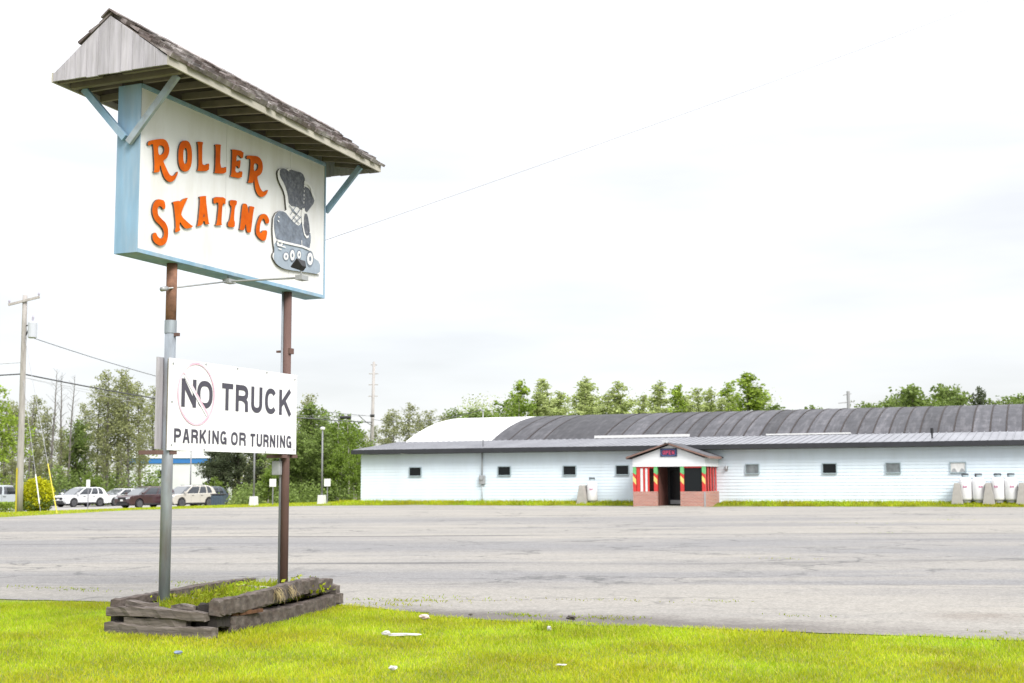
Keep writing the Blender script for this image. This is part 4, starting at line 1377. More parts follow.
def make_tank():
    t = empty('propane_tank', (0, 0, 0))
    b = MB()
    prof = [(0.20, 0.10), (0.30, 0.13), (0.325, 0.22), (0.325, 1.12), (0.30, 1.24), (0.22, 1.33), (0.10, 1.38)]
    n = 20
    b.loft([[(r * math.cos(2 * math.pi * k / n), r * math.sin(2 * math.pi * k / n), z) for k in range(n)] for r, z in prof])
    b.build('tank_body', M['tank_white'], t, smooth=True)
    f = MB().tube([(0, 0, 0), (0, 0, 0.14)], 0.24, 18)
    f.build('foot_ring', M['grey_metal'], t)
    c = MB()
    for a0 in range(-140, 150, 20):
        a1 = a0 + 20
        pts = []
        for a in (a0, a1):
            pts.append((0.17 * math.cos(R(a)), 0.17 * math.sin(R(a))))
        (x0, y0), (x1, y1) = pts
        c.loft([[(x0, y0, 1.34), (x1, y1, 1.34), (x1 * .93, y1 * .93, 1.34), (x0 * .93, y0 * .93, 1.34)],
                [(x0, y0, 1.48), (x1, y1, 1.48), (x1 * .93, y1 * .93, 1.48), (x0 * .93, y0 * .93, 1.48)]])
    c.build('valve_collar', M['window_frame'], t)
    d = MB().tube([(-0.17, 0, 1.50), (0.17, 0, 1.49)], [0.07, 0.07], 10)
    d.box(-0.05, 0.05, -0.05, 0.05, 1.36, 1.44)
    d.build('regulator', M['fascia_dark'], t)
    mk = MB()
    for i in range(3):
        x0 = -0.09 + i * 0.065
        mk.box(x0, x0 + 0.045, -0.333, -0.322, 0.80, 0.90 - 0.03 * (i % 2))
    mk.build('warning_mark', M['tank_mark'], t)
    return t

TZ = 0.47
tanks = [(-4.70, 'white propane tank nearest the curtained window, beside the first barrier of the right-hand row'),
         (-3.98, 'white propane tank left of the middle barrier, second in the row of four'),
         (-2.95, 'white propane tank right of the middle barrier, third in the row of four'),
         (-2.24, 'white propane tank at the right end of the row of four')]
tank0 = make_tank()
for i, (x, lab) in enumerate(tanks):
    o = tank0 if i == 0 else copy_tree(tank0)
    o.location = (x, 79.35, TZ)
    o.scale = (1.12, 1.12, 1.06)
    o.rotation_euler.z = R((0, 20, -15, 8)[i])
    tag(o, lab, 'gas tank', 'propane tanks along the hall wall')
o = copy_tree(tank0)
o.location = (-27.35, 79.4, TZ - 0.08)
o.scale = (1.06, 1.06, 1.04)
o.rotation_euler.z = R(10)
tag(o, 'lone white propane tank beside a barrier left of the porch', 'gas tank', 'propane tanks along the hall wall')

def make_barrier():
    b = MB()
    rings = []
    for y in (-0.5, 0.5):
        rings.append([(-0.33, y, 0.0), (0.33, y, 0.0), (0.32, y, 0.08), (0.14, y, 1.18), (0.11, y, 1.22), (-0.11, y, 1.22), (-0.14, y, 1.18), (-0.32, y, 0.08)])
    b.loft(rings)
    return b.build('concrete_barrier', mat('barrier_concrete', (0.36, 0.345, 0.32), 0.9, var=0.14, scale=4, dark=(0.25, 0.24, 0.22), dscale=2, damt=0.5, bump=0.4), bevel=0.02)
br0 = make_barrier()
for i, (x, lab) in enumerate(((-5.15, 'wedge-shaped concrete barrier under the curtained window, left end of the tank row'),
                              (-3.45, 'wedge-shaped concrete barrier between the second and third tanks'),
                              (-1.68, 'wedge-shaped concrete barrier at the right edge beyond the four tanks'),
                              (-27.9, 'wedge-shaped concrete barrier beside the lone tank left of the porch'))):
    o = br0 if i == 0 else br0.copy()
    if i:
        COL.objects.link(o)
    o.location = (x, 79.3, TZ - 0.1 if i < 3 else TZ - 0.16)
    tag(o, lab, 'barrier', 'concrete barriers guarding the tanks')

# ------------------------------------------------------------------ poles, lamps and small signs
M['pole_wood'] = mat('silvered_pole_wood', (0.36, 0.34, 0.33), 0.85, var=0.15, scale=4, stretch=(3, 3, 0.2), dark=(0.2, 0.18, 0.16), dscale=3, damt=0.5)
M['yellow_guard'] = mat('yellow_guard', (0.45, 0.38, 0.03), 0.5, var=0.05)
M['wire'] = mat('cable_black', (0.06, 0.06, 0.07), 0.6)
M['wire_steel'] = mat('guy_steel', (0.28, 0.28, 0.3), 0.5)
M['porcelain'] = mat('insulator', (0.35, 0.33, 0.4), 0.4)
M['transformer'] = mat('transformer_grey', (0.42, 0.44, 0.48), 0.5, var=0.05)

ux_, uy_ = -58.78, 62.77
uz_ = ground_z(ux_, uy_)
up = empty('utility_pole', (ux_, uy_, uz_))
tag(up, 'silvered wooden utility pole with tilted crossarm, transformer and yellow guards at the far left', 'utility pole')
TOPZ = 13.3 - uz_
tx, ty = 0.93, -1.15
def on_pole(z):
    return Vector((tx * z / TOPZ, ty * z / TOPZ, z))
p = MB().tube([on_pole(TOPZ * i / 8) for i in range(9)], [0.215 - 0.075 * i / 8 for i in range(9)], 14)
pole_o = p.build('pole', M['pole_wood'], up, smooth=True)
vr = Vector((math.cos(YAW), math.sin(YAW), 0))     # along the crossarm, roughly across the view
pc = on_pole(12.92)
ca = MB().bar(pc - vr * 0.95 + Vector((0.08, -0.16, -0.22)), pc + vr * 0.95 + Vector((0.08, -0.16, 0.26)), 0.12, 0.14)
arm_o = ca.build('crossarm', M['pole_wood'], up)
ins = MB()
for s in (-0.9, 0.9):
    q = pc + vr * s + Vector((0.08, -0.16, 0.25 * s + 0.1))
    ins.tube([q, q + Vector((0, 0, 0.12)), q + Vector((0, 0, 0.2))], [0.03, 0.07, 0.05], 8)
ins.build('insulators', M['porcelain'], up)
tc_ = on_pole(11.2) + vr * 0.58 + Vector((0.1, -0.2, 0))
trf = MB().tube([tc_ + Vector((0, 0, -0.55)), tc_ + Vector((0, 0, -0.5)), tc_ + Vector((0, 0, 0.4)), tc_ + Vector((0, 0, 0.48))], [0.2, 0.27, 0.27, 0.2], 16)
tro = trf.build('transformer', M['transformer'], up, smooth=False)
bsh = MB().tube([tc_ + Vector((0.0, 0, 0.48)), tc_ + Vector((0.02, 0, 0.75)), tc_ + Vector((0.02, 0, 0.85))], [0.05, 0.07, 0.03], 8)
bsh.build('bushing', M['porcelain'], tro)
tb = MB().bar(on_pole(10.6), tc_ + Vector((-0.1, 0, 0.35)), 0.06, 0.06)
tb.bar(on_pole(11.4), tc_ + Vector((-0.1, 0, 0.3)), 0.06, 0.06)
tb.build('bracket', M['fascia_dark'], up)
yg = MB().tube([on_pole(0.0) + Vector((-0.02, -0.26, 0)), on_pole(2.75) + Vector((-0.02, -0.25, 0))], 0.05, 8)
yg.build('cable_guard', M['yellow_guard'], up)
for gp_, zt, grd, mm, g0, g1 in (((-49.27, 55.4), 11.0, 3.35, 'yellow_guard', 0.0, 0.25), ((-54.4, 59.8), 8.3, 2.2, 'white_paint', 0.06, 0.27)):
    a = Vector((gp_[0] - ux_, gp_[1] - uy_, ground_z(*gp_) - uz_))
    # anchors stand a few metres from the pole, towards the lot
    b = on_pole(zt)
    gw = MB().tube([a, a + (b - a) * 0.5, b], 0.014, 6)
    go = gw.build('guy_wire', M['wire_steel'], up)
    gg = MB().tube([a + (b - a) * g0, a + (b - a) * g1], 0.034, 8)
    gg.build('guy_guard', M[mm], go)

def sag_line(a, b, sag, n=24):
    a, b = Vector(a), Vector(b)
    return [a + (b - a) * i / n - Vector((0, 0, sag * 4 * (i / n) * (1 - i / n))) for i in range(n + 1)]

fx_, fy_, fz_ = -60.5, 110.6, ground_z(-60.5, 110.6)
fp = empty('utility_pole', (fx_, fy_, fz_))
tag(fp, 'slim grey utility pole with several short crossarms behind the left end of the hall', 'utility pole')
hh = 13.3 - fz_
MB().tube([(0, 0, 0), (0.3, -0.3, hh / 2), (0.63, -0.66, hh)], [0.2, 0.17, 0.12], 12).build('pole', M['pole_wood'], fp, smooth=True)
for dz in (0.3, 1.15, 2.2, 3.3):
    k = (hh - dz) / hh
    MB().bar(Vector((0.63 * k, -0.66 * k, hh - dz)) - vr * (0.45 if dz > 1 else 0.3), Vector((0.63 * k, -0.66 * k, hh - dz)) + vr * (0.45 if dz > 1 else 0.3), 0.08, 0.08).build('crossarm', M['pole_wood'], fp)

def wire(name, pts, r, m, label):
    o = MB().tube(pts, r, 6).build(name, m)
    return tag(o, label, 'power line')
W0 = Vector((ux_, uy_, uz_))
far_top = Vector((fx_ + 0.35, fy_ - 0.36, fz_))
wire('power_line', sag_line(W0 + on_pole(10.75) + vr * .4, far_top + Vector((0, 0, 8.2)), 0.9), 0.022, M['wire'], 'thin cable leaving the transformer and dropping towards the slim far pole')
wire('power_line', sag_line(W0 + on_pole(8.5), far_top + Vector((0, 0, 7.6)), 0.55), 0.045, M['wire'], 'thick black cable strung low from the near pole past the back of the signs')
wire('power_line', sag_line(W0 + on_pole(8.5), W0 + on_pole(8.5) - vr * 40 + Vector((-6, 8, 0.6)), 0.5), 0.045, M['wire'], 'thick black cable running off the left edge from the near pole')
wire('power_line', sag_line(W0 + on_pole(9.2), W0 + on_pole(9.2) - vr * 40 + Vector((-6, 8, 0.4)), 0.5), 0.018, M['wire_steel'], 'thin pale cable running off the left edge above the thick one')
wire('power_line', sag_line((-49.5, 88.5, 6.95), far_top + Vector((0, 0, 7.3)), 0.1), 0.03, M['wire'], 'short cable from the black splice box to the slim far pole')
wire('power_line', sag_line((-35.62, 80.5, 6.6), far_top + Vector((0, 0, 7.9)), 0.5), 0.02, M['wire'], 'service cable from the hall mast to the slim far pole')
pA = Vector((-10.2, 16.62, 5.28))
pB = Vector((0, 0, EYE)) + ray(985, 0) * 36
wire('power_line', sag_line(pA, pA + (pB - pA) * 1.25, 0.1), 0.0052, M['wire_steel'], 'faint single wire climbing from the roofed sign across the white sky')
for (q, lab) in (((-50.15, 87.6, 6.75), 'larger black cable splice case hanging beside the slim far pole'), ((-58.4, 107.0, 7.95), 'smaller black cable splice case close to the slim far pole')):
    q = Vector(q)
    d = vr * 0.42 if lab[0] == 'l' else vr * 0.2
    o = MB().tube([q - d * 1.05, q - d, q + d, q + d * 1.05], [0.05, 0.13, 0.13, 0.05], 10).build('cable_splice', M['black'])
    tag(o, lab, 'cable box')
    wire('power_line', sag_line(q - d, W0 + on_pole(8.3), 0.8), 0.012, M['wire_steel'], 'cable from the %s back to the near pole' % ('larger splice case' if lab[0] == 'l' else 'smaller splice case'))

ant = empty('antenna_mast', (-18.6, 132.8, ground_z(-18.6, 132.8)))
tag(ant, 'thin lattice antenna mast rising behind the barrel roof on the right', 'antenna')
MB().tube([(0, 0, 0), (0, 0, 10.2)], 0.16, 8).build('mast', M['wire_steel'], ant)
ar = MB()
for z, ln in ((9.8, 0.5), (9.0, 1.0), (8.2, 0.7), (7.6, 1.1)):
    ar.bar(Vector((0, 0, z)) - vr * ln, Vector((0, 0, z + 0.15)) + vr * ln * 0.6, 0.09, 0.09)
ar.build('antenna_arms', M['wire_steel'], ant)

M['lamp_grey'] = mat('lamp_post_grey', (0.2, 0.2, 0.22), 0.5)
def make_lamp_post():
    t = empty('lamp_post', (0, 0, 0))
    MB().tube([(0, 0, 0.6), (0, 0, 5.2)], [0.075, 0.05], 10).build('pole', M['lamp_grey'], t, smooth=True)
    b = MB().loft([[(r * a, r * c, z) for a, c in ((-1, -1), (1, -1), (1, 1), (-1, 1))] for r, z in ((0.24, -0.2), (0.24, 0.0), (0.21, 0.62))])
    b.build('concrete_base', M['white_paint'], t, bevel=0.02)
    h = MB().tube([(0, 0, 5.15), (0, 0, 5.2), (0, 0, 5.34), (0, 0, 5.38)], [0.07, 0.16, 0.18, 0.08], 12)
    h.build('lamp_head', M['white_paint'], t)
    return t
lp0 = make_lamp_post()
lps = [(322, 91, 'grey lamp post on a white concrete block between the board and the hall'),
       (254, 89, 'grey lamp post on a white concrete block below the white board'),
       (190.5, 118, 'dark lamp post in front of the white building with the blue band')]
for i, (px, dep, lab) in enumerate(lps):
    o = lp0 if i == 0 else copy_tree(lp0)
    o.location = spot(px, dep)
    tag(o, lab, 'lamp post', 'lamp posts along the back of the lot')

def make_lot_sign(w, h, z):
    t = empty('lot_sign', (0, 0, 0))
    MB().bar((0, 0, -0.1), (0, 0, z), 0.06, 0.06, up=(0, 1, 0)).build('post', M['lamp_grey'], t)
    MB().box(-w / 2, w / 2, -0.06, -0.035, z - h, z + 0.03).build('sign_plate', M['bright_white'], t)
    return t
for px, dep, w, h, z, lab in ((273, 90, 0.46, 0.5, 1.78, 'small blank white sign right of the lamp post under the board'),
                              (327.5, 92, 0.46, 0.5, 1.75, 'small blank white sign at the foot of the lamp post near the hall'),
                              (88.5, 104, 0.3, 0.62, 2.3, 'narrow white parking sign standing in front of the white crossover')):
    t = make_lot_sign(w, h, z)
    t.location = spot(px, dep)
    t.rotation_euler.z = YAW * 0.8
    tag(t, lab, 'sign', 'small signs along the lot')

# ------------------------------------------------------------------ vehicles
M['tyre'] = mat('tyre_rubber', (0.018, 0.018, 0.02), 0.8)
M['rim'] = mat('alloy_rim', (0.14, 0.14, 0.15), 0.35, metal=0.6)
M['car_glass'] = mat('car_window_glass', (0.03, 0.035, 0.042), 0.05, spec=0.9)
M['windscreen'] = mat('windscreen_glass', (0.10, 0.11, 0.12), 0.03, spec=1.0)
M['plastic_trim'] = mat('dark_trim', (0.03, 0.03, 0.033), 0.6)
M['headlight'] = mat('headlight_lens', (0.5, 0.52, 0.55), 0.1, spec=0.8)
M['taillight'] = mat('taillight_lens', (0.35, 0.02, 0.02), 0.2)

def car_paint(name, c):
    return mat(name, c, 0.28, coat=0.6, spec=0.5)

def make_vehicle(name, paint, L=4.6, Wd=1.82, H=1.68, hood=1.04, wr=0.36, wb=1.36, style='suv'):
    t = empty(name, (0, 0, 0))
    hl = L / 2
    ar = wr + 0.07
    belt = hood + 0.03
    low = 0.3
    def arch_pts(cx):
        return [(cx + ar * math.cos(R(a)), wr + ar * math.sin(R(a))) for a in range(-8, 189, 14)]
    out = [(hl - 0.12, low), (hl - 0.01, low + 0.16), (hl, low + 0.36), (hl - 0.06, hood - 0.17), (hl - 0.22, hood - 0.06), (hl - 0.7, hood - 0.01), (hl - 1.15, belt)]
    if style == 'pickup':
        out += [(-hl + 0.02, belt + 0.02), (-hl, low + 0.2)]
    else:
        out += [(-hl + 0.28, belt + 0.05), (-hl + 0.06, belt - 0.05), (-hl, low + 0.4), (-hl + 0.08, low + 0.05)]
    out += [(-hl + 0.1, low)] + arch_pts(-wb)[::-1] + arch_pts(wb + 0.05)[::-1]
    b = MB().poly_prism(out, [], lambda u, v, d: (u, d, v), -Wd / 2, Wd / 2)
    body = b.build('body', paint, t, bevel=0.1, seg=3)
    cl = MB()
    cl.box(-hl + 0.12, hl - 0.14, -Wd / 2 + 0.1, Wd / 2 - 0.1, low - 0.06, low + 0.08)
    cl.box(hl - 0.16, hl + 0.005, -Wd / 2 + 0.25, Wd / 2 - 0.25, low - 0.02, low + 0.11)
    for s in (-1, 1):
        cl.box(-wb + ar, wb + 0.05 - ar, s * Wd / 2 - 0.02, s * Wd / 2 + 0.012, low + 0.0, low + 0.1)
    cl.build('sill_trim', M['plastic_trim'], t)
    # cabin: rounded glasshouse lofted in height, painted pillars and roof over it
    xf, xb = hl - 1.0, (-hl + 0.14 if style != 'pickup' else -0.75)
    zb, zt = belt - 0.02, H
    wb_ = Wd / 2 - 0.05
    rake = 1.05
    back = 0.55 if style != 'pickup' else 0.2
    st = [(0.0, 0.0, 0.0, 0.0), (0.35, 0.34 * rake, 0.16 * back, 0.05), (0.7, 0.70 * rake, 0.45 * back, 0.12), (0.88, 0.95 * rake, 0.8 * back, 0.19)]
    top = [(0.86, 0.90 * rake, 0.72 * back, 0.17), (0.94, 1.08 * rake, 1.05 * back, 0.235), (0.985, 1.4 * rake, 1.7 * back, 0.36), (1.0, 1.8 * rake, 2.6 * back, 0.5)]
    def ring(t_, df, db, dw, e=0.0):
        z = zb + (zt - zb) * t_
        x0, x1, w = xb + db - e, xf - df + e, wb_ - dw + e
        c = min(0.16, w * 0.3)
        return [(x0, -w + c, z), (x0 + c, -w, z), (x1 - c * 1.6, -w, z), (x1, -w + c, z), (x1, w - c, z), (x1 - c * 1.6, w, z), (x0 + c, w, z), (x0, w - c, z)]
    cabin = MB().loft([ring(*q) for q in st]).build('windows', M['car_glass'], t)
    MB().loft([ring(*q, 0.012) for q in top]).build('roof', paint, t, smooth=False)
    ws = MB()
    for o in (0.022, 0.012):
        pass
    r0, r1, r2, r3 = [ring(*q, 0.014) for q in st]
    ws.add([r[k] for r in (r0, r1, r2, r3) for k in (3, 4)], [(0, 1, 3, 2), (2, 3, 5, 4), (4, 5, 7, 6)])
    ws.build('windscreen', M['windscreen'], t)
    def strip(k, fr0, fr1, e=0.016):
        """painted strip on side k between two fractions of the side window length, following the glass"""
        m_ = MB()
        a_, b_ = (1, 2) if k < 0 else (6, 5)
        vv, ff = [], []
        for q in st:
            r_ = ring(*q, e)
            pa, pb = Vector(r_[b_]), Vector(r_[a_])
            vv += [pa.lerp(pb, fr0), pa.lerp(pb, fr1)]
        for i_ in range(3):
            ff.append((2 * i_, 2 * i_ + 1, 2 * i_ + 3, 2 * i_ + 2))
        m_.add(vv, ff)
        return m_
    for s in (-1, 1):
        cuts_ = ((-0.02, 0.05), (0.40, 0.44), (0.92, 1.0)) if style == 'pickup' else ((-0.02, 0.05), (0.42, 0.455), (0.70, 0.74), (0.90, 1.02))
        for f0, f1 in cuts_:
            strip(s, f0, f1).build('pillar', paint, t)
    if style != 'pickup':
        r0, r1 = ring(0.0, 0, 0, 0, 0.02), ring(0.3, 0.3, 0.14 * back, 0.045, 0.02)
        MB().add([r0[7], r0[0], r1[0], r1[7]], [(0, 1, 2, 3)]).build('tailgate', paint, t)
    rf, rb, wt = xf - rake, xb + back, wb_ - 0.2
    for s in (-1, 1):
        h = MB().loft([[(hl - 0.42, s * (Wd / 2 + .004), hood - 0.2), (hl - 0.03, s * (Wd / 2 - 0.28), hood - 0.3), (hl - 0.04, s * (Wd / 2 - 0.28), hood - 0.2), (hl - 0.42, s * (Wd / 2 + .004), hood - 0.12)],
                       [(hl - 0.40, s * (Wd / 2 - .1), hood - 0.2), (hl + 0.012, s * (Wd / 2 - 0.5), hood - 0.3), (hl + 0.0, s * (Wd / 2 - 0.5), hood - 0.2), (hl - 0.40, s * (Wd / 2 - .1), hood - 0.12)]])
        h.box(hl - 0.3, hl - 0.01, s * (Wd / 2 - 0.14) - 0.12, s * (Wd / 2 - 0.14) + 0.12, hood - 0.28, hood - 0.17)
        h.build('headlight', M['headlight'], t)
        k = MB().box(-hl - 0.004, -hl + 0.1, s * (Wd / 2 - 0.16) - 0.12, s * (Wd / 2 - 0.16) + 0.12, belt - 0.25, belt - 0.03)
        k.build('taillight', M['taillight'], t)
        mr = MB().box(xf - 0.32, xf - 0.14, s * (Wd / 2 + 0.1) - 0.1, s * (Wd / 2 + 0.1) + 0.1, belt + 0.02, belt + 0.17)
        mr.build('mirror', paint, t, bevel=0.03)
        dh = MB()
        for xx in (0.35, -0.65):
            dh.box(xx - 0.1, xx + 0.1, s * Wd / 2 - 0.01, s * Wd / 2 + 0.03, belt - 0.17, belt - 0.13)
            dh.box(xx + 0.195, xx + 0.205, s * Wd / 2 - 0.01, s * Wd / 2 + 0.002, low + 0.12, belt - 0.03)
        dh.build('door_handles', M['plastic_trim'], t)
    gr = MB().box(hl - 0.12, hl + 0.012, -0.5, 0.5, hood - 0.40, hood - 0.18)
    gr.box(hl - 0.12, hl + 0.014, -0.6, 0.6, low + 0.12, low + 0.24)
    gr.build('grille', M['black'], t)
    lpm = MB().box(hl - 0.02, hl + 0.03, -0.16, 0.16, low + 0.27, low + 0.42)
    lpm.build('license_plate', M['white_paint'], t)
    for x in (wb + 0.05, -wb):
        for s in (-1, 1):
            w = MB().tube([(x, s * (Wd / 2 - 0.24), wr), (x, s * (Wd / 2 - 0.22), wr), (x, s * (Wd / 2 - 0.02), wr), (x, s * (Wd / 2 + 0.005), wr)], [wr - .04, wr, wr, wr - 0.03], 24)
            wo = w.build('wheel', M['tyre'], t)
            rm = MB()
            for a in range(0, 360, 72):
                d = Vector((math.cos(R(a)), 0, math.sin(R(a))))
                rm.bar(Vector((x, s * (Wd / 2 + 0.012), wr)), Vector((x, s * (Wd / 2 + 0.012), wr)) + d * (wr - 0.11), 0.075, 0.03, up=(0, 1, 0))
            rm.tube([(x, s * (Wd / 2 + 0.002), wr), (x, s * (Wd / 2 + 0.008), wr)], wr - 0.1, 20)
            rm.build('rim', M['rim'], wo)
    if style == 'pickup':
        bd = MB().box(-hl + 0.08, xb - 0.05, -Wd / 2 + 0.12, Wd / 2 - 0.12, belt - 0.02, belt + 0.035)
        bd.build('bed_cover', M['plastic_trim'], t)
    if style == 'suv':
        rr = MB()
        for s in (-1, 1):
            rr.tube([(rf - 0.3, s * (wt - 0.06), zt - 0.005), (rb + 0.5, s * (wt - 0.06), zt - 0.005)], 0.02, 6)
        rr.build('roof_rails', M['plastic_trim'], t)
    return t

def park(t, px, dep, face_deg, label, cat, group='cars parked beyond the grass strip'):
    x, y, _ = spot(px, dep)
    t.location = (x, y, ground_z(x, y) + 0.03)
    t.rotation_euler.z = YAW + R(face_deg)         # measured from the view's left-right direction
    tag(t, label, cat, group)
white_p = car_paint('white_car_paint', (0.62, 0.63, 0.65))
park(make_vehicle('parked_car', car_paint('slate_car_paint', (0.13, 0.15, 0.19)), 4.4, 1.78, 1.50, 0.95), 62, 119, 236, 'dark slate hatchback half hidden behind the round yellow-green shrub', 'car')
park(make_vehicle('parked_car', white_p, 4.65, 1.84, 1.70, 1.02), 81, 112, 238, 'white crossover with black grille parked right beside the round shrub', 'car')
park(make_vehicle('parked_car', white_p, 4.75, 1.86, 1.55, 0.95, style='suv'), 121, 117, 238, 'lower white estate car between the white crossover and the maroon one', 'car')
park(make_vehicle('parked_car', car_paint('maroon_car_paint', (0.045, 0.018, 0.022)), 4.85, 1.9, 1.75, 1.06), 147, 105.5, 234, 'maroon sport utility car partly behind the left sign post', 'car')
park(make_vehicle('parked_car', car_paint('champagne_car_paint', (0.46, 0.435, 0.39)), 5.0, 1.95, 1.82, 1.1, wr=0.39, wb=1.5), 188, 107.5, 238, 'pale champagne sport utility car right of the left sign post', 'car')
park(make_vehicle('parked_car', car_paint('navy_car_paint', (0.06, 0.075, 0.1)), 4.6, 1.84, 1.72, 1.03), 202, 112.5, 234, 'dark blue car just peeking out behind the champagne one', 'car')
park(make_vehicle('pickup_truck', car_paint('silver_truck_paint', (0.36, 0.39, 0.43)), 5.7, 1.98, 1.9, 1.18, wr=0.4, wb=1.75, style='pickup'), 2, 96, 178, 'silver pickup truck cut off by the left edge behind the clipped hedge', 'pickup', 'vehicles at the far left')

du = empty('dumpster', (0, 0, 0))
b = MB().loft([[(-0.9, -0.55, 0.05), (0.9, -0.55, 0.05), (0.9, 0.55, 0.05), (-0.9, 0.55, 0.05)], [(-1.0, -0.6, 0.95), (1.0, -0.6, 0.95), (1.0, 0.6, 1.05), (-1.0, 0.6, 1.05)]])
for i in range(5):
    x = -0.75 + i * 0.375
    b.box(x - 0.04, x + 0.04, -0.66, -0.54, 0.1, 0.9)
b.build('bin', mat('slate_blue_bin', (0.05, 0.075, 0.1), 0.6, var=0.1), du)
b = MB().box(-1.03, 1.03, -0.64, 0.62, 1.0, 1.1)
b.build('lid', M['plastic_trim'], du)
du.scale = (0.5, 0.8, 1)
du.location = spot(218.5, 106)
du.rotation_euler.z = YAW
tag(du, 'low slate blue refuse bin right of the parked cars', 'dumpster')

# ------------------------------------------------------------------ white building beyond the cars
M['blue_band'] = mat('blue_band', (0.035, 0.16, 0.42), 0.5)
M['pale_wall'] = mat('pale_wall', (0.58, 0.60, 0.62), 0.7, var=0.05, scale=0.6)
wx, wy, wz = spot(135, 140)
wbld = empty('white_building', (wx, wy, wz - 0.3), YAW)
tag(wbld, 'long white flat-roofed building with a blue band behind the parked cars', 'building')
MB().box(-0.6, 7.9, 0, 12, 0, 5.4).build('wall', M['pale_wall'], wbld)
b = MB().box(-0.7, 8.0, -0.12, 12.1, 4.45, 5.0)
b.build('blue_fascia', M['blue_band'], wbld)
b = MB().box(-0.75, 8.1, -0.2, 12.2, 5.001, 5.75)
b.build('roof', M['siding_white'], wbld)
for x0, x1, z0, z1 in ((2.45, 3.0, 2.9, 3.7), (1.1, 1.9, 1.3, 2.2)):
    w_o = MB().box(x0 - 0.06, x1 + 0.06, -0.05, -0.002, z0 - 0.06, z1 + 0.06).build('window', M['window_frame'], wbld)
    MB().box(x0, x1, -0.07, -0.052, z0, z1).build('pane', M['dark_glass'], w_o)
d_o = MB().box(0.0, 0.9, -0.05, -0.002, 0.05, 2.1).build('door', M['grey_metal'], wbld)
MB().box(0.75, 0.8, -0.08, -0.052, 1.0, 1.1).build('handle', M['black'], d_o)

# ------------------------------------------------------------------ trees
def leaf_mat(name, c, isl=0.28, tr=0.42):
    return mat(name, c, 0.6, var=0.22, scale=0.55, island=isl, trans=tr, spec=0.25)
LF = {
    'pale': leaf_mat('pale_poplar_leaves', (0.36, 0.42, 0.16)),
    'olive': leaf_mat('olive_birch_leaves', (0.25, 0.27, 0.12)),
    'mid': leaf_mat('mid_green_leaves', (0.17, 0.235, 0.06)),
    'bright': leaf_mat('bright_green_leaves', (0.16, 0.235, 0.035)),
    'dark': leaf_mat('dark_pine_needles', (0.08, 0.10, 0.05)),
    'yellow': leaf_mat('yellow_green_leaves', (0.46, 0.46, 0.012)),
    'fresh': leaf_mat('fresh_larch_leaves', (0.25, 0.34, 0.05)),
}
BK = {
    'grey': mat('grey_bark', (0.13, 0.12, 0.11), 0.9, var=0.25, scale=3),
    'white': mat('white_birch_bark', (0.40, 0.38, 0.34), 0.8, var=0.15, scale=3, dark=(0.1, 0.09, 0.08), dscale=5, damt=0.7),
    'brown': mat('brown_bark', (0.085, 0.07, 0.055), 0.9, var=0.25, scale=3),
}

def leaves(centers, size, rng, flat=0.0):
    n = len(centers)
    a = rng.normal(size=(n, 3))
    a[:, 2] *= 0.6
    a /= np.linalg.norm(a, axis=1, keepdims=True)
    b = rng.normal(size=(n, 3))
    b -= a * (a * b).sum(1, keepdims=True)
    b /= np.linalg.norm(b, axis=1, keepdims=True)
    s = size * rng.uniform(0.55, 1.3, (n, 1))
    ax, bx = a * s, b * s * 0.62
    v = np.stack([centers - ax, centers + bx * 1.0 - ax * 0.1, centers + ax, centers - bx * 1.0 - ax * 0.1], 1).reshape(-1, 3)
    q = np.arange(n * 4).reshape(-1, 4)
    return v, q

def profile(kind, t):
    if kind == 'cone':
        return 0.10 + 0.95 * (1 - t) ** 0.75 * (min(1, t / 0.16) ** 0.6)
    if kind == 'oval':
        return 0.18 + 0.82 * math.sin(math.pi * min(1, max(0, t)) ** 0.85) ** 0.8
    if kind == 'tall':
        return 0.25 + 0.75 * math.sin(math.pi * min(1, t * 0.9 + 0.08)) ** 0.7
    return 1.0

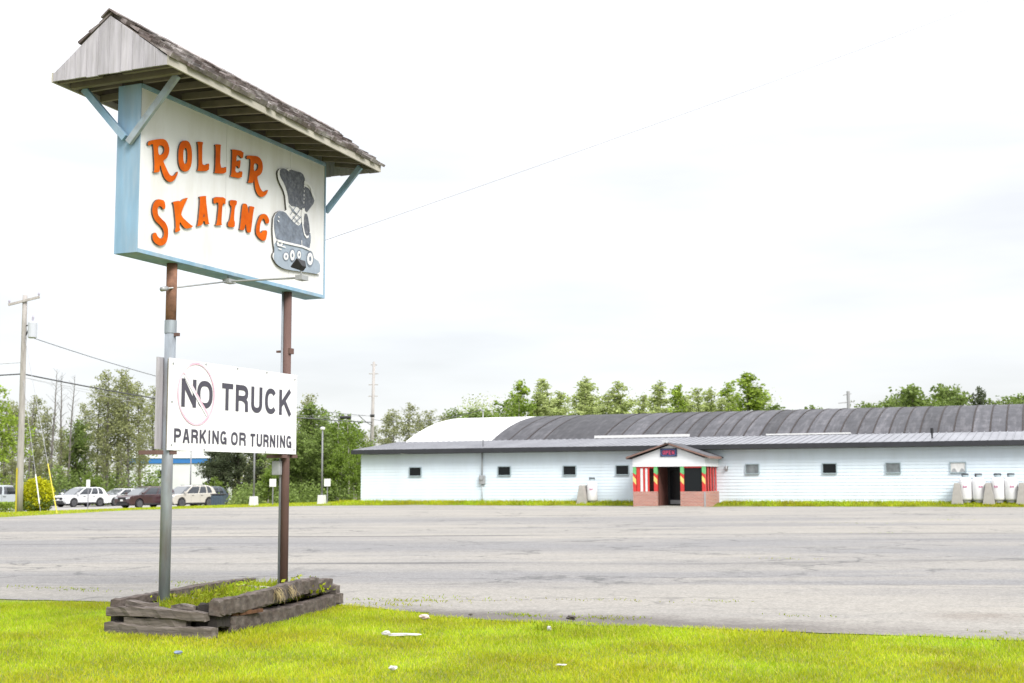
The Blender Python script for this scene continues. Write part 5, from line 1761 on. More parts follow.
def tree_meshes(seed, H, cb, rad, shape, nl, ls, leafm, barkm, nlimb=26, up=0.5, stems=1, spread=0.34, tr=0.13, sparse=0.0, twigs=True):
    rng = np.random.default_rng(seed)
    rnd = random.Random(seed)
    tm = MB()
    cents = []
    for s in range(stems):
        ox, oy = (0, 0) if stems == 1 else (rnd.uniform(-.5, .5), rnd.uniform(-.4, .4))
        lean = (rnd.uniform(-.05, .05) + ox * 0.12, rnd.uniform(-.05, .05) + oy * 0.12)
        hs = H * (1 if s == 0 else rnd.uniform(0.75, 0.95))
        k = 9
        path = []
        wx = wy = 0
        for i in range(k + 1):
            z = hs * i / k
            wx += rnd.uniform(-.05, .05) * (H / 10) if i else 0
            wy += rnd.uniform(-.05, .05) * (H / 10) if i else 0
            path.append(Vector((ox + lean[0] * z + wx, oy + lean[1] * z + wy, z)))
        path[0].z = -0.3
        tm.tube(path, [max(0.012, tr * (1 - i / k) ** 0.8 + 0.012) for i in range(k + 1)], 7)
        def at_h(z):
            u = min(k - 1e-4, max(0, z / hs * k))
            i = int(u)
            return path[i].lerp(path[i + 1], u - i)
        for j in range(nlimb // stems):
            t = (j + rnd.random()) / (nlimb // stems)
            z = hs * (cb + (1 - cb) * t * 0.97)
            ln = rad * profile(shape, t) * rnd.uniform(0.6, 1.15)
            a = rnd.uniform(0, 2 * math.pi)
            el = up * rnd.uniform(0.5, 1.3)
            d = Vector((math.cos(a), math.sin(a), el)).normalized()
            p0 = at_h(z)
            bend = rnd.uniform(-0.15, 0.2)
            pts = [p0, p0 + d * ln * 0.5 + Vector((0, 0, bend * ln * 0.2)), p0 + d * ln + Vector((0, 0, bend * ln))]
            tm.tube(pts, [max(0.012, tr * 0.28 * (1 - t * 0.7)), max(0.01, tr * 0.17 * (1 - t * .7)), 0.007], 4, cap=False)
            ncl = 2 + int(ln / 0.55)
            for c in range(ncl):
                f = (c + 0.6) / ncl
                if rnd.random() < sparse:
                    continue
                q = pts[0].lerp(pts[1], f * 2) if f < 0.5 else pts[1].lerp(pts[2], f * 2 - 1)
                q = q + Vector((rnd.gauss(0, .16), rnd.gauss(0, .16), rnd.gauss(0, .12))) * ln * 0.5
                cents.append((q.x, q.y, q.z, (0.22 + spread * rnd.random()) * (0.6 + 0.4 * ln / rad)))
                if twigs and rnd.random() < 0.5:
                    tm.tube([pts[1].lerp(pts[2], max(0, f * 2 - 1)) if f > .5 else pts[0].lerp(pts[1], f * 2), q], [0.012, 0.006], 3, cap=False)
        if leafm:
            tp = path[-1]
            cents.append((tp.x, tp.y, tp.z - 0.1, 0.2))
    trunk = MB.build_mesh(tm, 'trunk', BK[barkm])
    crown = None
    if leafm and cents:
        ca = np.array(cents)
        w = ca[:, 3] ** 2
        idx = rng.choice(len(ca), nl, p=w / w.sum())
        off = rng.normal(size=(nl, 3))
        off *= (rng.random((nl, 1)) ** 0.4) / np.maximum(1e-6, np.linalg.norm(off, axis=1, keepdims=True))
        off[:, 2] *= 0.75
        cen = ca[idx, :3] + off * ca[idx, 3:4] * 1.35
        v, q = leaves(cen, ls, rng)
        crown = fast_mesh('crown', v, q, LF[leafm])
    return trunk, crown

def _build_mesh(self, name, m):
    me = bpy.data.meshes.new(name)
    me.from_pydata(self.v, [], self.f)
    me.polygons.foreach_set('use_smooth', [True] * len(me.polygons))
    me.materials.append(m)
    return me
MB.build_mesh = _build_mesh

KIND = {}
def kind(name, H, variants, **kw):
    KIND[name] = (H, [tree_meshes(sd, H, **kw) for sd in variants])
kind('poplar', 9.0, (1, 2, 3), cb=0.12, rad=1.9, shape='cone', nl=4400, ls=0.105, leafm='pale', barkm='grey', nlimb=44, up=0.75, spread=0.22, tr=0.1)
kind('bright_poplar', 9.0, (4, 5), cb=0.1, rad=1.9, shape='cone', nl=4200, ls=0.12, leafm='fresh', barkm='grey', nlimb=46, up=0.5, spread=0.26, tr=0.11)
kind('birch', 11.0, (11, 12, 13, 14), cb=0.25, rad=1.75, shape='tall', nl=3000, ls=0.1, leafm='olive', barkm='grey', nlimb=54, up=0.7, spread=0.26, tr=0.12, sparse=0.25)
kind('round_tree', 8.0, (21, 22, 23), cb=0.16, rad=2.6, shape='oval', nl=5200, ls=0.135, leafm='mid', barkm='brown', nlimb=46, up=0.45, spread=0.42, tr=0.15)
kind('light_tree', 8.0, (24, 25), cb=0.12, rad=2.3, shape='oval', nl=5200, ls=0.13, leafm='bright', barkm='white', nlimb=44, up=0.5, spread=0.4, tr=0.13, stems=2)
kind('pine', 8.5, (31, 32), cb=0.1, rad=2.4, shape='oval', nl=6500, ls=0.12, leafm='dark', barkm='brown', nlimb=52, up=0.15, spread=0.4, tr=0.16)
kind('bare', 11.5, (41, 42, 43), cb=0.35, rad=1.1, shape='tall', nl=10, ls=0.1, leafm=None, barkm='grey', nlimb=40, up=1.0, tr=0.12)
kind('white_birch', 9.5, (51, 52), cb=0.3, rad=1.7, shape='oval', nl=2800, ls=0.125, leafm='bright', barkm='white', nlimb=34, up=0.6, spread=0.34, tr=0.12, stems=3, sparse=0.1)
kind('larch', 9.0, (61,), cb=0.2, rad=3.2, shape='oval', nl=6000, ls=0.13, leafm='fresh', barkm='grey', nlimb=40, up=0.1, spread=0.42, tr=0.16)

NAMES = dict(poplar='poplar_tree', bright_poplar='poplar_tree', birch='birch_tree', round_tree='broadleaf_tree', light_tree='broadleaf_tree', pine='pine_tree', bare='bare_tree', white_birch='birch_tree', larch='larch_tree')
proto_used = {}
def plant_tree(kd, px, top, dep, label, group, wide=1.0, var=None, rz=None):
    H, vs_ = KIND[kd]
    n = proto_used.get(kd, 0)
    proto_used[kd] = n + 1
    trunk, crown = vs_[(n if var is None else var) % len(vs_)]
    x, y, z = spot(px, dep)
    h = height_at(top, dep) - z
    t = empty(NAMES[kd], (x, y, z), random.uniform(0, 6.28) if rz is None else rz)
    s = h / H
    t.scale = (s * wide, s * wide, s)
    link('trunk', trunk, t)
    if crown:
        link('crown', crown, t)
    tag(t, label, 'tree', group)
    return t

ORD = ['first', 'second', 'third', 'fourth', 'fifth', 'sixth', 'seventh', 'eighth', 'ninth', 'tenth', 'eleventh', 'twelfth', 'thirteenth', 'fourteenth', 'fifteenth', 'sixteenth', 'seventeenth', 'eighteenth', 'nineteenth', 'twentieth',
       'twenty-first', 'twenty-second', 'twenty-third', 'twenty-fourth', 'twenty-fifth']
# row rising behind the barrel roof
row = [(478, 409, 'round_tree', 1.0), (494, 400, 'light_tree', .9), (516, 379, 'bright_poplar', .8), (527, 396, 'light_tree', .85), (541, 391, 'poplar', 1.0), (551, 379, 'poplar', .95), (563, 391, 'poplar', 1.1),
       (581, 377, 'poplar', 1.05), (597, 381, 'poplar', 1.0), (607, 393, 'poplar', 1.1), (620, 399, 'poplar', 1.0), (630, 381, 'poplar', .95), (644, 395, 'poplar', .9), (657, 381, 'poplar', 1.05),
       (676, 385, 'bright_poplar', .8), (686, 397, 'poplar', .9), (697, 388, 'poplar', 1.0), (714, 388, 'poplar', .95), (724, 398, 'poplar', .9), (736, 383, 'bright_poplar', .85), (749, 373, 'bright_poplar', 1.05), (761, 391, 'bright_poplar', .95), (773, 405, 'round_tree', .8)]
for i, (px, top, kd, wd_) in enumerate(row):
    dep = 138 + (i * 37 % 11)
    look = {'poplar': 'slender pale green poplar', 'bright_poplar': 'fresh green pointed poplar', 'round_tree': 'bushy mid green tree', 'light_tree': 'loose light green tree'}[kd]
    plant_tree(kd, px, top, dep, '%s, %s from left behind the middle of the barrel roof' % (look, ORD[i]), 'trees rising behind the barrel roof', wd_ * 1.55)
right = [(815, 407, 'round_tree', 1.0), (866, 404, 'round_tree', .9), (876, 405, 'round_tree', .9), (891, 401, 'round_tree', 1.0), (903, 396, 'round_tree', 1.0), (918, 386, 'round_tree', 1.05), (929, 389, 'light_tree', .9), (941, 386, 'round_tree', 1.1),
         (955, 389, 'round_tree', 1.0), (967, 395, 'round_tree', .9), (985, 388, 'pine', .6), (996, 401, 'round_tree', .8), (1012, 399, 'round_tree', .9), (1024, 396, 'round_tree', 1.0), (1042, 392, 'round_tree', 1.1), (1066, 394, 'birch', 1.0)]
for i, (px, top, kd, wd_) in enumerate(right):
    dep = 128 + (i * 29 % 9)
    look = {'round_tree': 'rounded green treetop', 'light_tree': 'brighter green treetop', 'pine': 'dark pointed conifer top', 'birch': 'loose olive treetop'}[kd]
    plant_tree(kd, px, top, dep, '%s, %s from left above the right end of the roof' % (look, ORD[i]), 'treetops above the right end of the roof', wd_)
# over the left end of the hall
for i, (px, top, kd, wd_) in enumerate([(372, 424, 'birch', 1.0), (384, 413, 'birch', 1.1), (396, 408, 'birch', 1.0), (409, 402, 'birch', 1.2), (421, 412, 'birch', 1.0), (432, 410, 'birch', 1.1), (444, 414, 'birch', 1.0), (454, 408, 'round_tree', .7), (464, 416, 'birch', 1.0)]):
    plant_tree(kd, px, top, 150 + (i * 7 % 10), '%s, %s from left above the white roof end' % ('airy olive birch' if kd == 'birch' else 'compact mid green tree', ORD[i]), 'trees behind the left end of the hall', wd_)
# thicket between the board and the hall
mid = [(292, 402, 'birch', 1.2, 128), (303, 393, 'birch', 1.15, 132), (313, 402, 'round_tree', .9, 124), (325, 405, 'light_tree', .9, 127), (332, 411, 'white_birch', 1.0, 120), (341, 413, 'light_tree', .9, 121), (350, 416, 'white_birch', 1.0, 118),
       (358, 425, 'light_tree', .8, 124), (366, 430, 'birch', 1.0, 130), (318, 428, 'round_tree', 1.0, 117), (300, 430, 'round_tree', 1.0, 118), (338, 440, 'light_tree', .9, 115), (355, 448, 'light_tree', .9, 113), (285, 425, 'round_tree', 1.1, 122)]
for i, (px, top, kd, wd_, dep) in enumerate(mid):
    look = {'birch': 'airy olive birch', 'round_tree': 'dense green tree', 'light_tree': 'bright leafy tree', 'white_birch': 'white-stemmed birch'}[kd]
    plant_tree(kd, px, top, dep, '%s in the thicket left of the hall, at %s' % (look, ['its left edge', 'its highest point', 'left of middle', 'the lamp post', 'the small sign', 'its right half', 'the corner of the hall', 'the hall eave', 'its far right end', 'the lamp foot', 'the board corner', 'its lower right', 'the hall wall', 'the brown sign post'][i]), 'trees in the thicket left of the hall', wd_)
# pines and trees below the board
for i, (px, top, kd, wd_, dep, lab) in enumerate([(212, 440, 'pine', 1.0, 122, 'dark pine at the right end of the white building'), (226, 425, 'pine', 1.0, 125, 'tallest dark pine half hidden by the white board'),
                                                  (240, 430, 'pine', 1.0, 121, 'dark pine directly below the small lettering of the board'), (254, 436, 'pine', .95, 126, 'dark pine behind the lamp post below the board'), (268, 464, 'light_tree', 1.1, 113, 'bright young tree between two small posts below the board'),
                                                  (282, 440, 'round_tree', 1.0, 118, 'mid green tree behind the brown sign post'), (213, 475, 'light_tree', 1.0, 114, 'low bright tree beside the refuse bin'), (178, 400, 'birch', 1.0, 150, 'birch behind the left sign post and white building'), (200, 415, 'birch', 1.0, 152, 'birch behind the hidden roof of the white building')]):
    plant_tree(kd, px, top, dep, lab, 'trees seen below and behind the white board', wd_)
# tall airy trees behind the parked cars
left = [(-14, 380, 'larch', .9, 100), (3, 398, 'birch', 1.1, 125), (18, 402, 'birch', 1.2, 124), (33, 393, 'birch', 1.1, 128), (46, 404, 'birch', .9, 126), (28, 392, 'bare', 1.0, 122), (50, 365, 'bare', 1.0, 124), (61, 370, 'bare', 1.0, 126), (68, 372, 'bare', 1.0, 123),
        (76, 418, 'round_tree', .8, 128), (86, 402, 'birch', 1.0, 130), (96, 381, 'birch', 1.0, 124), (107, 368, 'birch', 1.05, 122), (117, 366, 'birch', 1.05, 126), (129, 374, 'birch', 1.05, 123), (141, 379, 'birch', 1.0, 128), (152, 384, 'birch', 1.0, 158), (163, 392, 'birch', 1.0, 160),
        (104, 432, 'birch', .8, 121), (122, 440, 'birch', .8, 120), (60, 425, 'birch', .8, 122), (12, 430, 'birch', 1.0, 118), (38, 435, 'birch', .9, 119), (93, 470, 'light_tree', .9, 118), (138, 430, 'birch', .7, 121)]
for i, (px, top, kd, wd_, dep) in enumerate(left):
    look = {'larch': 'fresh green spreading tree cut by the left edge', 'birch': 'tall airy olive birch', 'bare': 'bare grey tree with thin twigs', 'round_tree': 'small dense green tree', 'light_tree': 'low bright green tree behind the white crossover'}[kd]
    lab = look if kd in ('larch', 'light_tree', 'round_tree') else '%s, %s from left behind the parked cars' % (look, ORD[sorted(range(len(left)), key=lambda q: left[q][0]).index(i)])
    plant_tree(kd, px, top, dep, lab, 'trees standing behind the parked cars', wd_)

# shrub and hedge
def leafy_shape(name, parent, pts_fn, n, ls, lm, seed):
    rng = np.random.default_rng(seed)
    v, q = leaves(pts_fn(rng, n), ls, rng)
    return link(name, fast_mesh(name, v, q, LF[lm]), parent)
shx, shy, shz = spot(37.5, 84)
shrub = empty('round_shrub', (shx, shy, shz))
tag(shrub, 'round clipped yellow-green shrub right of the wooden utility pole', 'shrub')
def shrub_pts(rng, n):
    d = rng.normal(size=(n, 3))
    d /= np.linalg.norm(d, axis=1, keepdims=True)
    r = rng.uniform(0.75, 1.04, (n, 1)) * (1 + 0.06 * np.sin(d[:, :1] * 9 + d[:, 2:] * 7))
    p = d * r * np.array([1.02, 1.02, 1.12])
    p[:, 2] = np.maximum(p[:, 2], -1.0) + 1.12
    return p
leafy_shape('crown', shrub, shrub_pts, 5200, 0.075, 'yellow', 5)
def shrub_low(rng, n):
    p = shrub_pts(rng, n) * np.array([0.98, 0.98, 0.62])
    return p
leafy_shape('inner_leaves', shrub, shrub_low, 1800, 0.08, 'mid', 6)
MB().tube([(0, 0, -0.2), (0.02, 0, 0.7), (0, 0.03, 1.4)], [0.07, 0.05, 0.02], 7).build('trunk', BK['brown'], shrub)
hx, hy, hz = spot(2, 90)
hedge = empty('clipped_hedge', (hx, hy, hz), YAW)
tag(hedge, 'low clipped hedge at the left edge in front of the silver pickup', 'hedge')
leafy_shape('crown', hedge, lambda rng, n: np.stack([rng.uniform(-2.2, 0.95, n), rng.uniform(-.5, .5, n), 0.75 * rng.random(n) ** 0.5 + 0.02], 1), 3500, 0.06, 'fresh', 8)
MB().tube([(-1.5, 0, -0.1), (-1.5, 0, 0.4)], 0.04, 6).tube([(0.3, 0, -0.1), (0.3, 0, 0.4)], 0.04, 6).build('stems', BK['brown'], hedge)

# undergrowth and far woods: masses nobody could count
def thicket(name, label, lanes, n, ls, lm, seed):
    rng = np.random.default_rng(seed)
    rnd = random.Random(seed)
    cs = []
    for px0, px1, d0, d1, h0, h1, count in lanes:
        for _ in range(count):
            px = rnd.uniform(px0, px1)
            x, y, z = spot(px, rnd.uniform(d0, d1))
            hh_ = rnd.uniform(h0, h1)
            for k in range(3):
                cs.append((x + rnd.gauss(0, .5), y + rnd.gauss(0, .5), z + hh_ * (k + 0.4) / 3, 0.45 + 0.22 * min(hh_, 5.0)))
    ca = np.array(cs)
    w = ca[:, 3] ** 2
    idx = rng.choice(len(ca), n, p=w / w.sum())
    off = rng.normal(size=(n, 3))
    off *= (rng.random((n, 1)) ** 0.45) / np.maximum(1e-6, np.linalg.norm(off, axis=1, keepdims=True))
    cen = ca[idx, :3] + off * ca[idx, 3:4]
    cen[:, 2] = np.maximum(cen[:, 2], -0.3)
    v, q = leaves(cen, ls, rng)
    o = link(name, fast_mesh(name, v, q, LF[lm]))
    return tag(o, label, 'undergrowth', kind='stuff')
thicket('undergrowth', 'leafy undergrowth at the foot of the thicket left of the hall', [(205, 362, 110, 122, 0.6, 1.9, 70), (285, 362, 118, 128, 1.5, 3.5, 45)], 16000, 0.12, 'mid', 71)
thicket('undergrowth', 'dull green undergrowth beneath the trees behind the cars', [(-60, 165, 118, 130, 0.8, 3.6, 120)], 17000, 0.13, 'mid', 72)
thicket('far_woods', 'far dull green wood filling the gaps behind the nearer trees', [(-120, 170, 160, 180, 2.5, 5.5, 90), (165, 480, 155, 175, 3.5, 7.0, 150)], 34000, 0.2, 'olive', 73)
thicket('far_woods', 'far wood showing low between the treetops behind the roof', [(455, 790, 150, 165, 3, 6.6, 90), (790, 1150, 140, 155, 3, 6.4, 110)], 30000, 0.15, 'pale', 74)

thicket('far_woods', 'soft pale green foliage merging the poplars just above the barrel roof', [(466, 770, 143, 152, 11.0, 13.2, 95), (880, 1060, 134, 142, 8.4, 9.6, 25)], 30000, 0.12, 'pale', 75)
# ------------------------------------------------------------------ grass blades
M['blade'] = None
def blade_material(name, c1, c2, c3, tr=0.35):
    m = bpy.data.materials.new(name)
    m.use_nodes = True
    n, l = m.node_tree.nodes, m.node_tree.links
    b = n['Principled BSDF']
    b.inputs['Roughness'].default_value = 0.65
    b.inputs['Specular IOR Level'].default_value = 0.2
    ge = n.new('ShaderNodeNewGeometry')
    cr = n.new('ShaderNodeValToRGB')
    e = cr.color_ramp.elements
    e[0].position, e[0].color = 0.0, (*c1, 1)
    e[1].position, e[1].color = 0.86, (*c2, 1)
    x = e.new(0.93)
    x.color = (*c3, 1)
    l.new(ge.outputs['Random Per Island'], cr.inputs[0])
    tc = n.new('ShaderNodeTexCoord')
    nz = n.new('ShaderNodeTexNoise')
    nz.inputs['Scale'].default_value = 0.9
    nz.inputs['Detail'].default_value = 5
    l.new(tc.outputs['Object'], nz.inputs['Vector'])
    mr = n.new('ShaderNodeMapRange')
    for k, v in zip(('From Min', 'From Max', 'To Min', 'To Max'), (0.3, 0.7, 0.7, 1.2)):
        mr.inputs[k].default_value = v
    l.new(nz.outputs['Fac'], mr.inputs['Value'])
    nh = n.new('ShaderNodeTexNoise')
    nh.inputs['Scale'].default_value = 0.45
    nh.inputs['Detail'].default_value = 4
    l.new(tc.outputs['Object'], nh.inputs['Vector'])
    mh = n.new('ShaderNodeMapRange')
    for k, v in zip(('From Min', 'From Max', 'To Min', 'To Max'), (0.3, 0.7, 0.474, 0.524)):
        mh.inputs[k].default_value = v
    l.new(nh.outputs['Fac'], mh.inputs['Value'])
    hs = n.new('ShaderNodeHueSaturation')
    l.new(cr.outputs[0], hs.inputs['Color'])
    l.new(mr.outputs[0], hs.inputs['Value'])
    l.new(mh.outputs[0], hs.inputs['Hue'])
    l.new(hs.outputs[0], b.inputs['Base Color'])
    t = n.new('ShaderNodeBsdfTranslucent')
    l.new(hs.outputs[0], t.inputs['Color'])
    ms = n.new('ShaderNodeMixShader')
    ms.inputs[0].default_value = tr
    l.new(b.outputs[0], ms.inputs[1])
    l.new(t.outputs[0], ms.inputs[2])
    l.new(ms.outputs[0], n['Material Output'].inputs[0])
    return m
M['blade'] = blade_material('grass_blades', (0.27, 0.375, 0.012), (0.455, 0.49, 0.018), (0.46, 0.41, 0.10))
M['weed'] = blade_material('weed_blades', (0.19, 0.27, 0.012), (0.31, 0.35, 0.015), (0.26, 0.24, 0.05))

def blades(xy, z, h, w, rng, lean=0.5):
    n = len(xy)
    a = rng.uniform(0, 2 * np.pi, n)
    la = rng.uniform(0, 2 * np.pi, n)
    hh_ = h * rng.uniform(0.5, 1.25, n)
    ln = lean * rng.random(n) * hh_
    dx, dy = np.cos(a) * w / 2, np.sin(a) * w / 2
    lx, ly = np.cos(la) * ln, np.sin(la) * ln
    x, y = xy[:, 0], xy[:, 1]
    P = lambda f, g, k: (np.stack([x - dx * k + lx * g, y - dy * k + ly * g, z + hh_ * f], 1), np.stack([x + dx * k + lx * g, y + dy * k + ly * g, z + hh_ * f], 1))
    a0, a1 = P(-0.08, 0, 1.0)
    b0, b1 = P(0.55, 0.35, 0.85)
    c0, c1 = P(0.97, 1.0, 0.2)
    v = np.stack([a0, a1, b0, b1, c0, c1], 1).reshape(-1, 3)
    i = np.arange(n) * 6
    q = np.concatenate([np.stack([i, i + 1, i + 3, i + 2], 1), np.stack([i + 2, i + 3, i + 5, i + 4], 1)])
    return v, q

gzv = np.vectorize(ground_z)
rng = np.random.default_rng(99)
NB = 330000
dep = np.sqrt(rng.uniform(10.2 ** 2, 19.5 ** 2, NB))
lat = np.where(rng.random(NB) < 0.8, rng.uniform(-0.47, 0.47, NB), rng.uniform(0.47, 0.85, NB) * rng.choice([-1, 1], NB)) * dep
X = lat * math.cos(YAW) - dep * math.sin(YAW)
Y = lat * math.sin(YAW) + dep * math.cos(YAW)
edge = FRONT + 0.14 + 0.06 * np.sin(X * 3.1) + 0.09 * np.sin(X * 1.3 + 1) + 0.04 * np.sin(X * 7.7) + rng.normal(0, 0.06, NB)
bulge = np.clip(1 - np.abs(X + 9.3) / 1.6, 0, 1)
edge = edge + bulge * 0.75 - 0.42 * np.exp(-((X + 5.4) / 2.6) ** 2) - 0.3 * np.clip((X + 6) / 3, 0, 1)
keep = (Y < edge) & ~((X + 0.14 * (Y - 12.6) > -10.38) & (X + 0.14 * (Y - 12.6) < -8.98) & (Y > 12.68) & (Y < 16.3))
X, Y = X[keep], Y[keep]
clump = 0.5 + 0.5 * np.sin(X * 2.3 + np.sin(Y * 3.1) * 1.5) * np.sin(Y * 2.7 + np.sin(X * 1.9))
near_box = (np.abs(X + 9.7) < 1.05) & (np.abs(Y - 14.45) < 2.15)
patch = np.sin(X * 0.9 + 1.3 * np.sin(Y * 0.7)) * np.sin(Y * 1.1 + X * 0.4)
h = 0.03 + 0.016 * clump + 0.012 * np.clip(patch, 0, 1) + 0.03 * (rng.random(len(X)) > 0.985)
v, q = blades(np.stack([X, Y], 1), gzv(X, Y), h, 0.007, rng, 1.1)
tag(link('grass', fast_mesh('grass', v, q, M['blade'])), 'short bright yellow-green mown grass in the foreground', 'grass', kind='stuff')
# far verges
def verge(n, x0, x1, y0, y1, h, w, test):
    X = rng.uniform(x0, x1, n)
    Y = rng.uniform(y0, y1, n)
    k = test(X, Y)
    X, Y = X[k], Y[k]
    return np.stack([X, Y], 1), h * (0.7 + 0.6 * rng.random(len(X)))
porch_free = lambda X, Y: ~((X > -23.9) & (X < -18.9)) & (Y > 78.3 + 0.2 * np.sin(X * 1.7) + 0.2 * np.sin(X * 0.6))
def edge_x(Y):
    return np.interp(Y, [38, 40, 48.5, 62.5, 75.2, 78], [-70, -51, -47.6, -50.2, -45.8, -45])
isl = lambda X, Y: (X < edge_x(Y) - 0.05) & ~((X < -60.2) & (Y > 76.5) & (Y < 104)) & ~((X > -71) & (X < -60.5) & (np.abs((Y - 64) - (X + 61.5) * -1.36) < 1.2))
parts_v, parts_q = [], []
off = 0
for xy, h in (verge(26000, -46, 13, 78.2, 79.95, 0.15, 0.02, porch_free), verge(60000, -75, -44, 40, 92, 0.08, 0.02, isl)):
    v, q = blades(xy, gzv(xy[:, 0], xy[:, 1]), h, 0.03, rng, 0.8)
    parts_v.append(v)
    parts_q.append(q + off)
    off += len(v)
tag(link('verge_grass', fast_mesh('verge_grass', np.concatenate(parts_v), np.concatenate(parts_q), M['blade'])), 'unmown grass strip along the hall wall and the far side of the lot', 'grass', kind='stuff')
# weeds in the cracks of the lot and in the planter
def ground_hit(px, py):
    d = ray(px, py)
    t = (0 - EYE) / d.z
    return d.x * t, d.y * t
wx_, wh = [], []
for px, py, n, r, hgt in ((548, 632, 60, .10, .16), (551, 626, 40, .10, .10), (517, 615.5, 40, .2, .05), (524, 617, 50, .22, .06), (618, 618, 40, .25, .05), (606, 620, 60, .3, .05), (590, 619, 20, .2, .04), (400, 606, 60, .3, .06), (418, 602, 60, .35, .06), (375, 601, 40, .3, .05),
                          (440, 598, 30, .3, .05), (805, 617, 25, .2, .04), (720, 602, 30, .3, .04), (640, 602, 30, .4, .04), (560, 600, 30, .4, .04), (480, 601, 20, .3, .04), (30, 588, 30, .4, .05), (60, 590, 40, .4, .05), (90, 591, 40, .4, .05), (205, 588, 50, .3, .10), (195, 584, 40, .3, .08),
                          (990, 633, 20, .15, .04), (780, 560, 30, .5, .05), (850, 527, 30, .8, .06), (960, 524, 40, .8, .06), (880, 536, 20, .6, .05)):
    x, y = ground_hit(px, py)
    wx_.append(np.stack([rng.normal(x, r, n), rng.normal(y, r * 0.35, n)], 1))
    wh.append(np.full(n, hgt))
xy = np.concatenate(wx_)
v, q = blades(xy, gzv(xy[:, 0], xy[:, 1]) + 0.01, np.concatenate(wh) * 0.6, 0.014, rng, 2.2)
tag(link('crack_weeds', fast_mesh('crack_weeds', v, q, M['weed'])), 'tufts of green weeds growing through cracks in the asphalt', 'weeds', kind='stuff')
n = 4200
X = rng.uniform(-10.32, -9.03, n)
Y = rng.uniform(12.8, 16.2, n)
dens = np.sin(X * 5.1 + Y) * np.sin(Y * 2.9 + 0.5) + 0.45 * (Y > 14.2)
k = dens > 0.05
X, Y = X[k], Y[k]
X = X - 0.14 * (Y - 12.6)
v1, q1 = blades(np.stack([X, Y], 1), np.full(len(X), 0.21), np.full(len(X), 0.17), 0.014, rng, 1.0)
cl = []
for cx, cy in ((-9.1, 15.5), (-9.15, 15.35), (-9.3, 14.7), (-9.6, 13.6), (-9.9, 13.3), (-9.4, 15.9), (-9.8, 14.9), (-9.2, 14.2), (-10.0, 15.3), (-9.5, 16.1), (-9.05, 15.75)):
    m_ = 110
    cx -= 0.14 * (cy - 12.6)
    cl.append(np.stack([rng.normal(cx, .11, m_), rng.normal(cy, .13, m_), 0.27 + np.abs(rng.normal(0, .065, m_))], 1))
v2, q2 = leaves(np.concatenate(cl), 0.035, rng)
tag(link('planter_weeds', fast_mesh('planter_weeds', np.concatenate([v1, v2]), np.concatenate([q1, q2 + len(v1)]), M['weed'])), 'leafy weeds and grass growing in the timber planter', 'weeds', kind='stuff')
M['straw'] = blade_material('dry_straw', (0.36, 0.27, 0.15), (0.42, 0.33, 0.2), (0.3, 0.2, 0.1))
sv_, sq_ = [], []
for cy in (14.15, 14.22, 14.62):
    n = 20
    y0 = rng.normal(cy, .05, n)
    base = np.stack([-8.88 - 0.14 * (y0 - 12.6) + rng.uniform(0, .02, n), y0, 0.40 + rng.uniform(-.03, .05, n)], 1)
    mid_ = base + np.stack([rng.uniform(.02, .07, n), rng.normal(0, .03, n), -rng.uniform(.03, .08, n)], 1)
    tip = mid_ + np.stack([rng.uniform(-.01, .03, n), rng.normal(0, .03, n), -rng.uniform(.03, .09, n)], 1)
    wv = np.array([0, 0.004, 0])
    vv = np.stack([base - wv, base + wv, mid_ - wv, mid_ + wv, tip - wv * .4, tip + wv * .4], 1).reshape(-1, 3)
    i = np.arange(n) * 6 + sum(len(a) for a in sv_)
    sv_.append(vv)
    sq_.append(np.concatenate([np.stack([i, i + 1, i + 3, i + 2], 1), np.stack([i + 2, i + 3, i + 5, i + 4], 1)]))
tag(link('dry_straw', fast_mesh('dry_straw', np.concatenate(sv_), np.concatenate(sq_), M['straw'])), 'dry straw hanging over the right side of the planter', 'straw', kind='stuff')

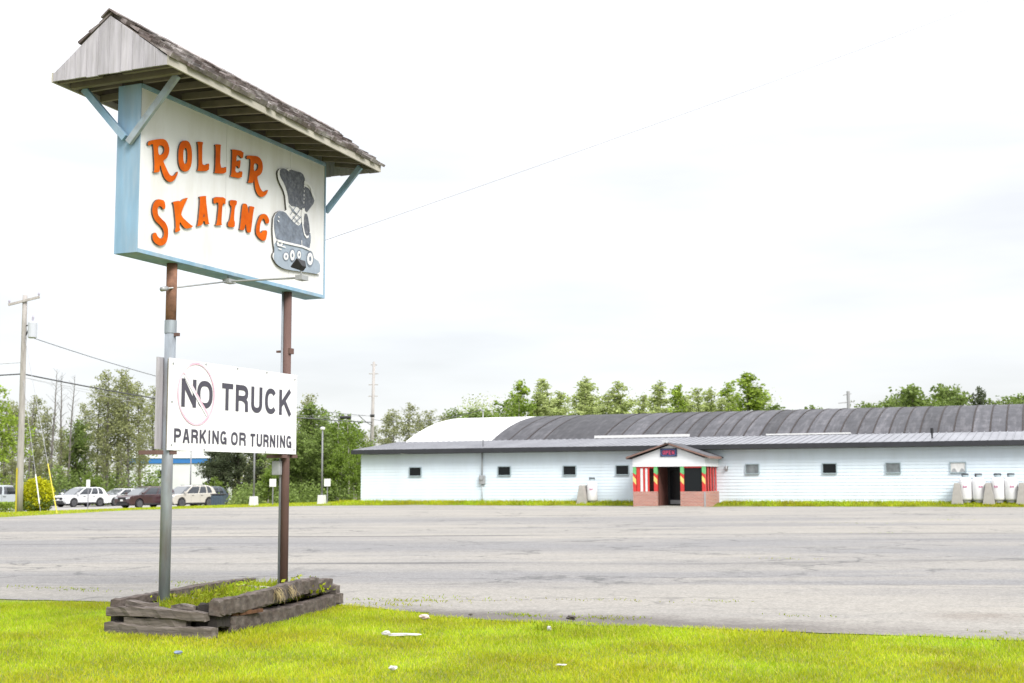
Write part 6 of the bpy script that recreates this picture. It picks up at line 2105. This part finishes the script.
# ------------------------------------------------------------------ litter on the grass
M['paper'] = mat('white_paper', (0.44, 0.43, 0.43), 0.8, var=0.1, scale=20)
M['pink_paper'] = mat('pinkish_paper', (0.5, 0.40, 0.39), 0.8, var=0.15, scale=20)
def crumple(name, px, py, sx, sy, sz, m, label, seed, rz=0.0):
    rnd = random.Random(seed)
    bm = bmesh.new()
    bmesh.ops.create_icosphere(bm, subdivisions=2, radius=1)
    for v in bm.verts:
        k = 1 + rnd.uniform(-0.35, 0.3)
        v.co = Vector((v.co.x * sx * k, v.co.y * sy * k, v.co.z * sz * k + sz * 0.6))
    me = bpy.data.meshes.new(name)
    bm.to_mesh(me)
    bm.free()
    me.materials.append(m)
    x, y = ground_hit(px, py)
    o = link(name, me, None, (x, y, ground_z(x, y) + 0.035))
    o.rotation_euler.z = YAW + rz
    tag(o, label, 'litter', 'litter lying on the grass')
crumple('paper_scrap', 402, 638.5, 0.19, 0.045, 0.014, M['paper'], 'long torn white paper scrap on the grass right of the planter', 1, 0.05)
crumple('paper_scrap', 386, 637.5, 0.05, 0.035, 0.025, M['paper'], 'small crumpled white scrap at the left tip of the long torn paper', 6)
crumple('crushed_cup', 424, 621, 0.07, 0.04, 0.03, M['pink_paper'], 'crushed pinkish white cup near the edge of the lot', 2, 0.3)
crumple('paper_scrap', 393, 673, 0.04, 0.035, 0.02, M['paper'], 'small crumpled white scrap at the bottom of the picture', 3, 0.7)
crumple('paper_scrap', 549, 633, 0.025, 0.02, 0.03, M['paper'], 'tiny white scrap at the grass edge below the tall weed', 4)
crumple('paper_scrap', 561, 669, 0.05, 0.018, 0.008, M['paper'], 'thin pale scrap lying flat in the middle of the lawn', 5)
crumple('wrapper', 178, 657, 0.05, 0.03, 0.02, mat('blue_wrapper', (0.16, 0.2, 0.3), 0.6), 'small bluish wrapper in the grass below the planter', 7)
crumple('stone', 571, 622, 0.06, 0.045, 0.03, mat('dark_stone', (0.07, 0.06, 0.055), 0.9), 'small dark stone where the asphalt meets the grass', 8)
crumple('stone', 471, 618, 0.035, 0.03, 0.02, mat('grey_stone', (0.12, 0.11, 0.1), 0.9), 'small grey stone on the broken asphalt edge', 9)
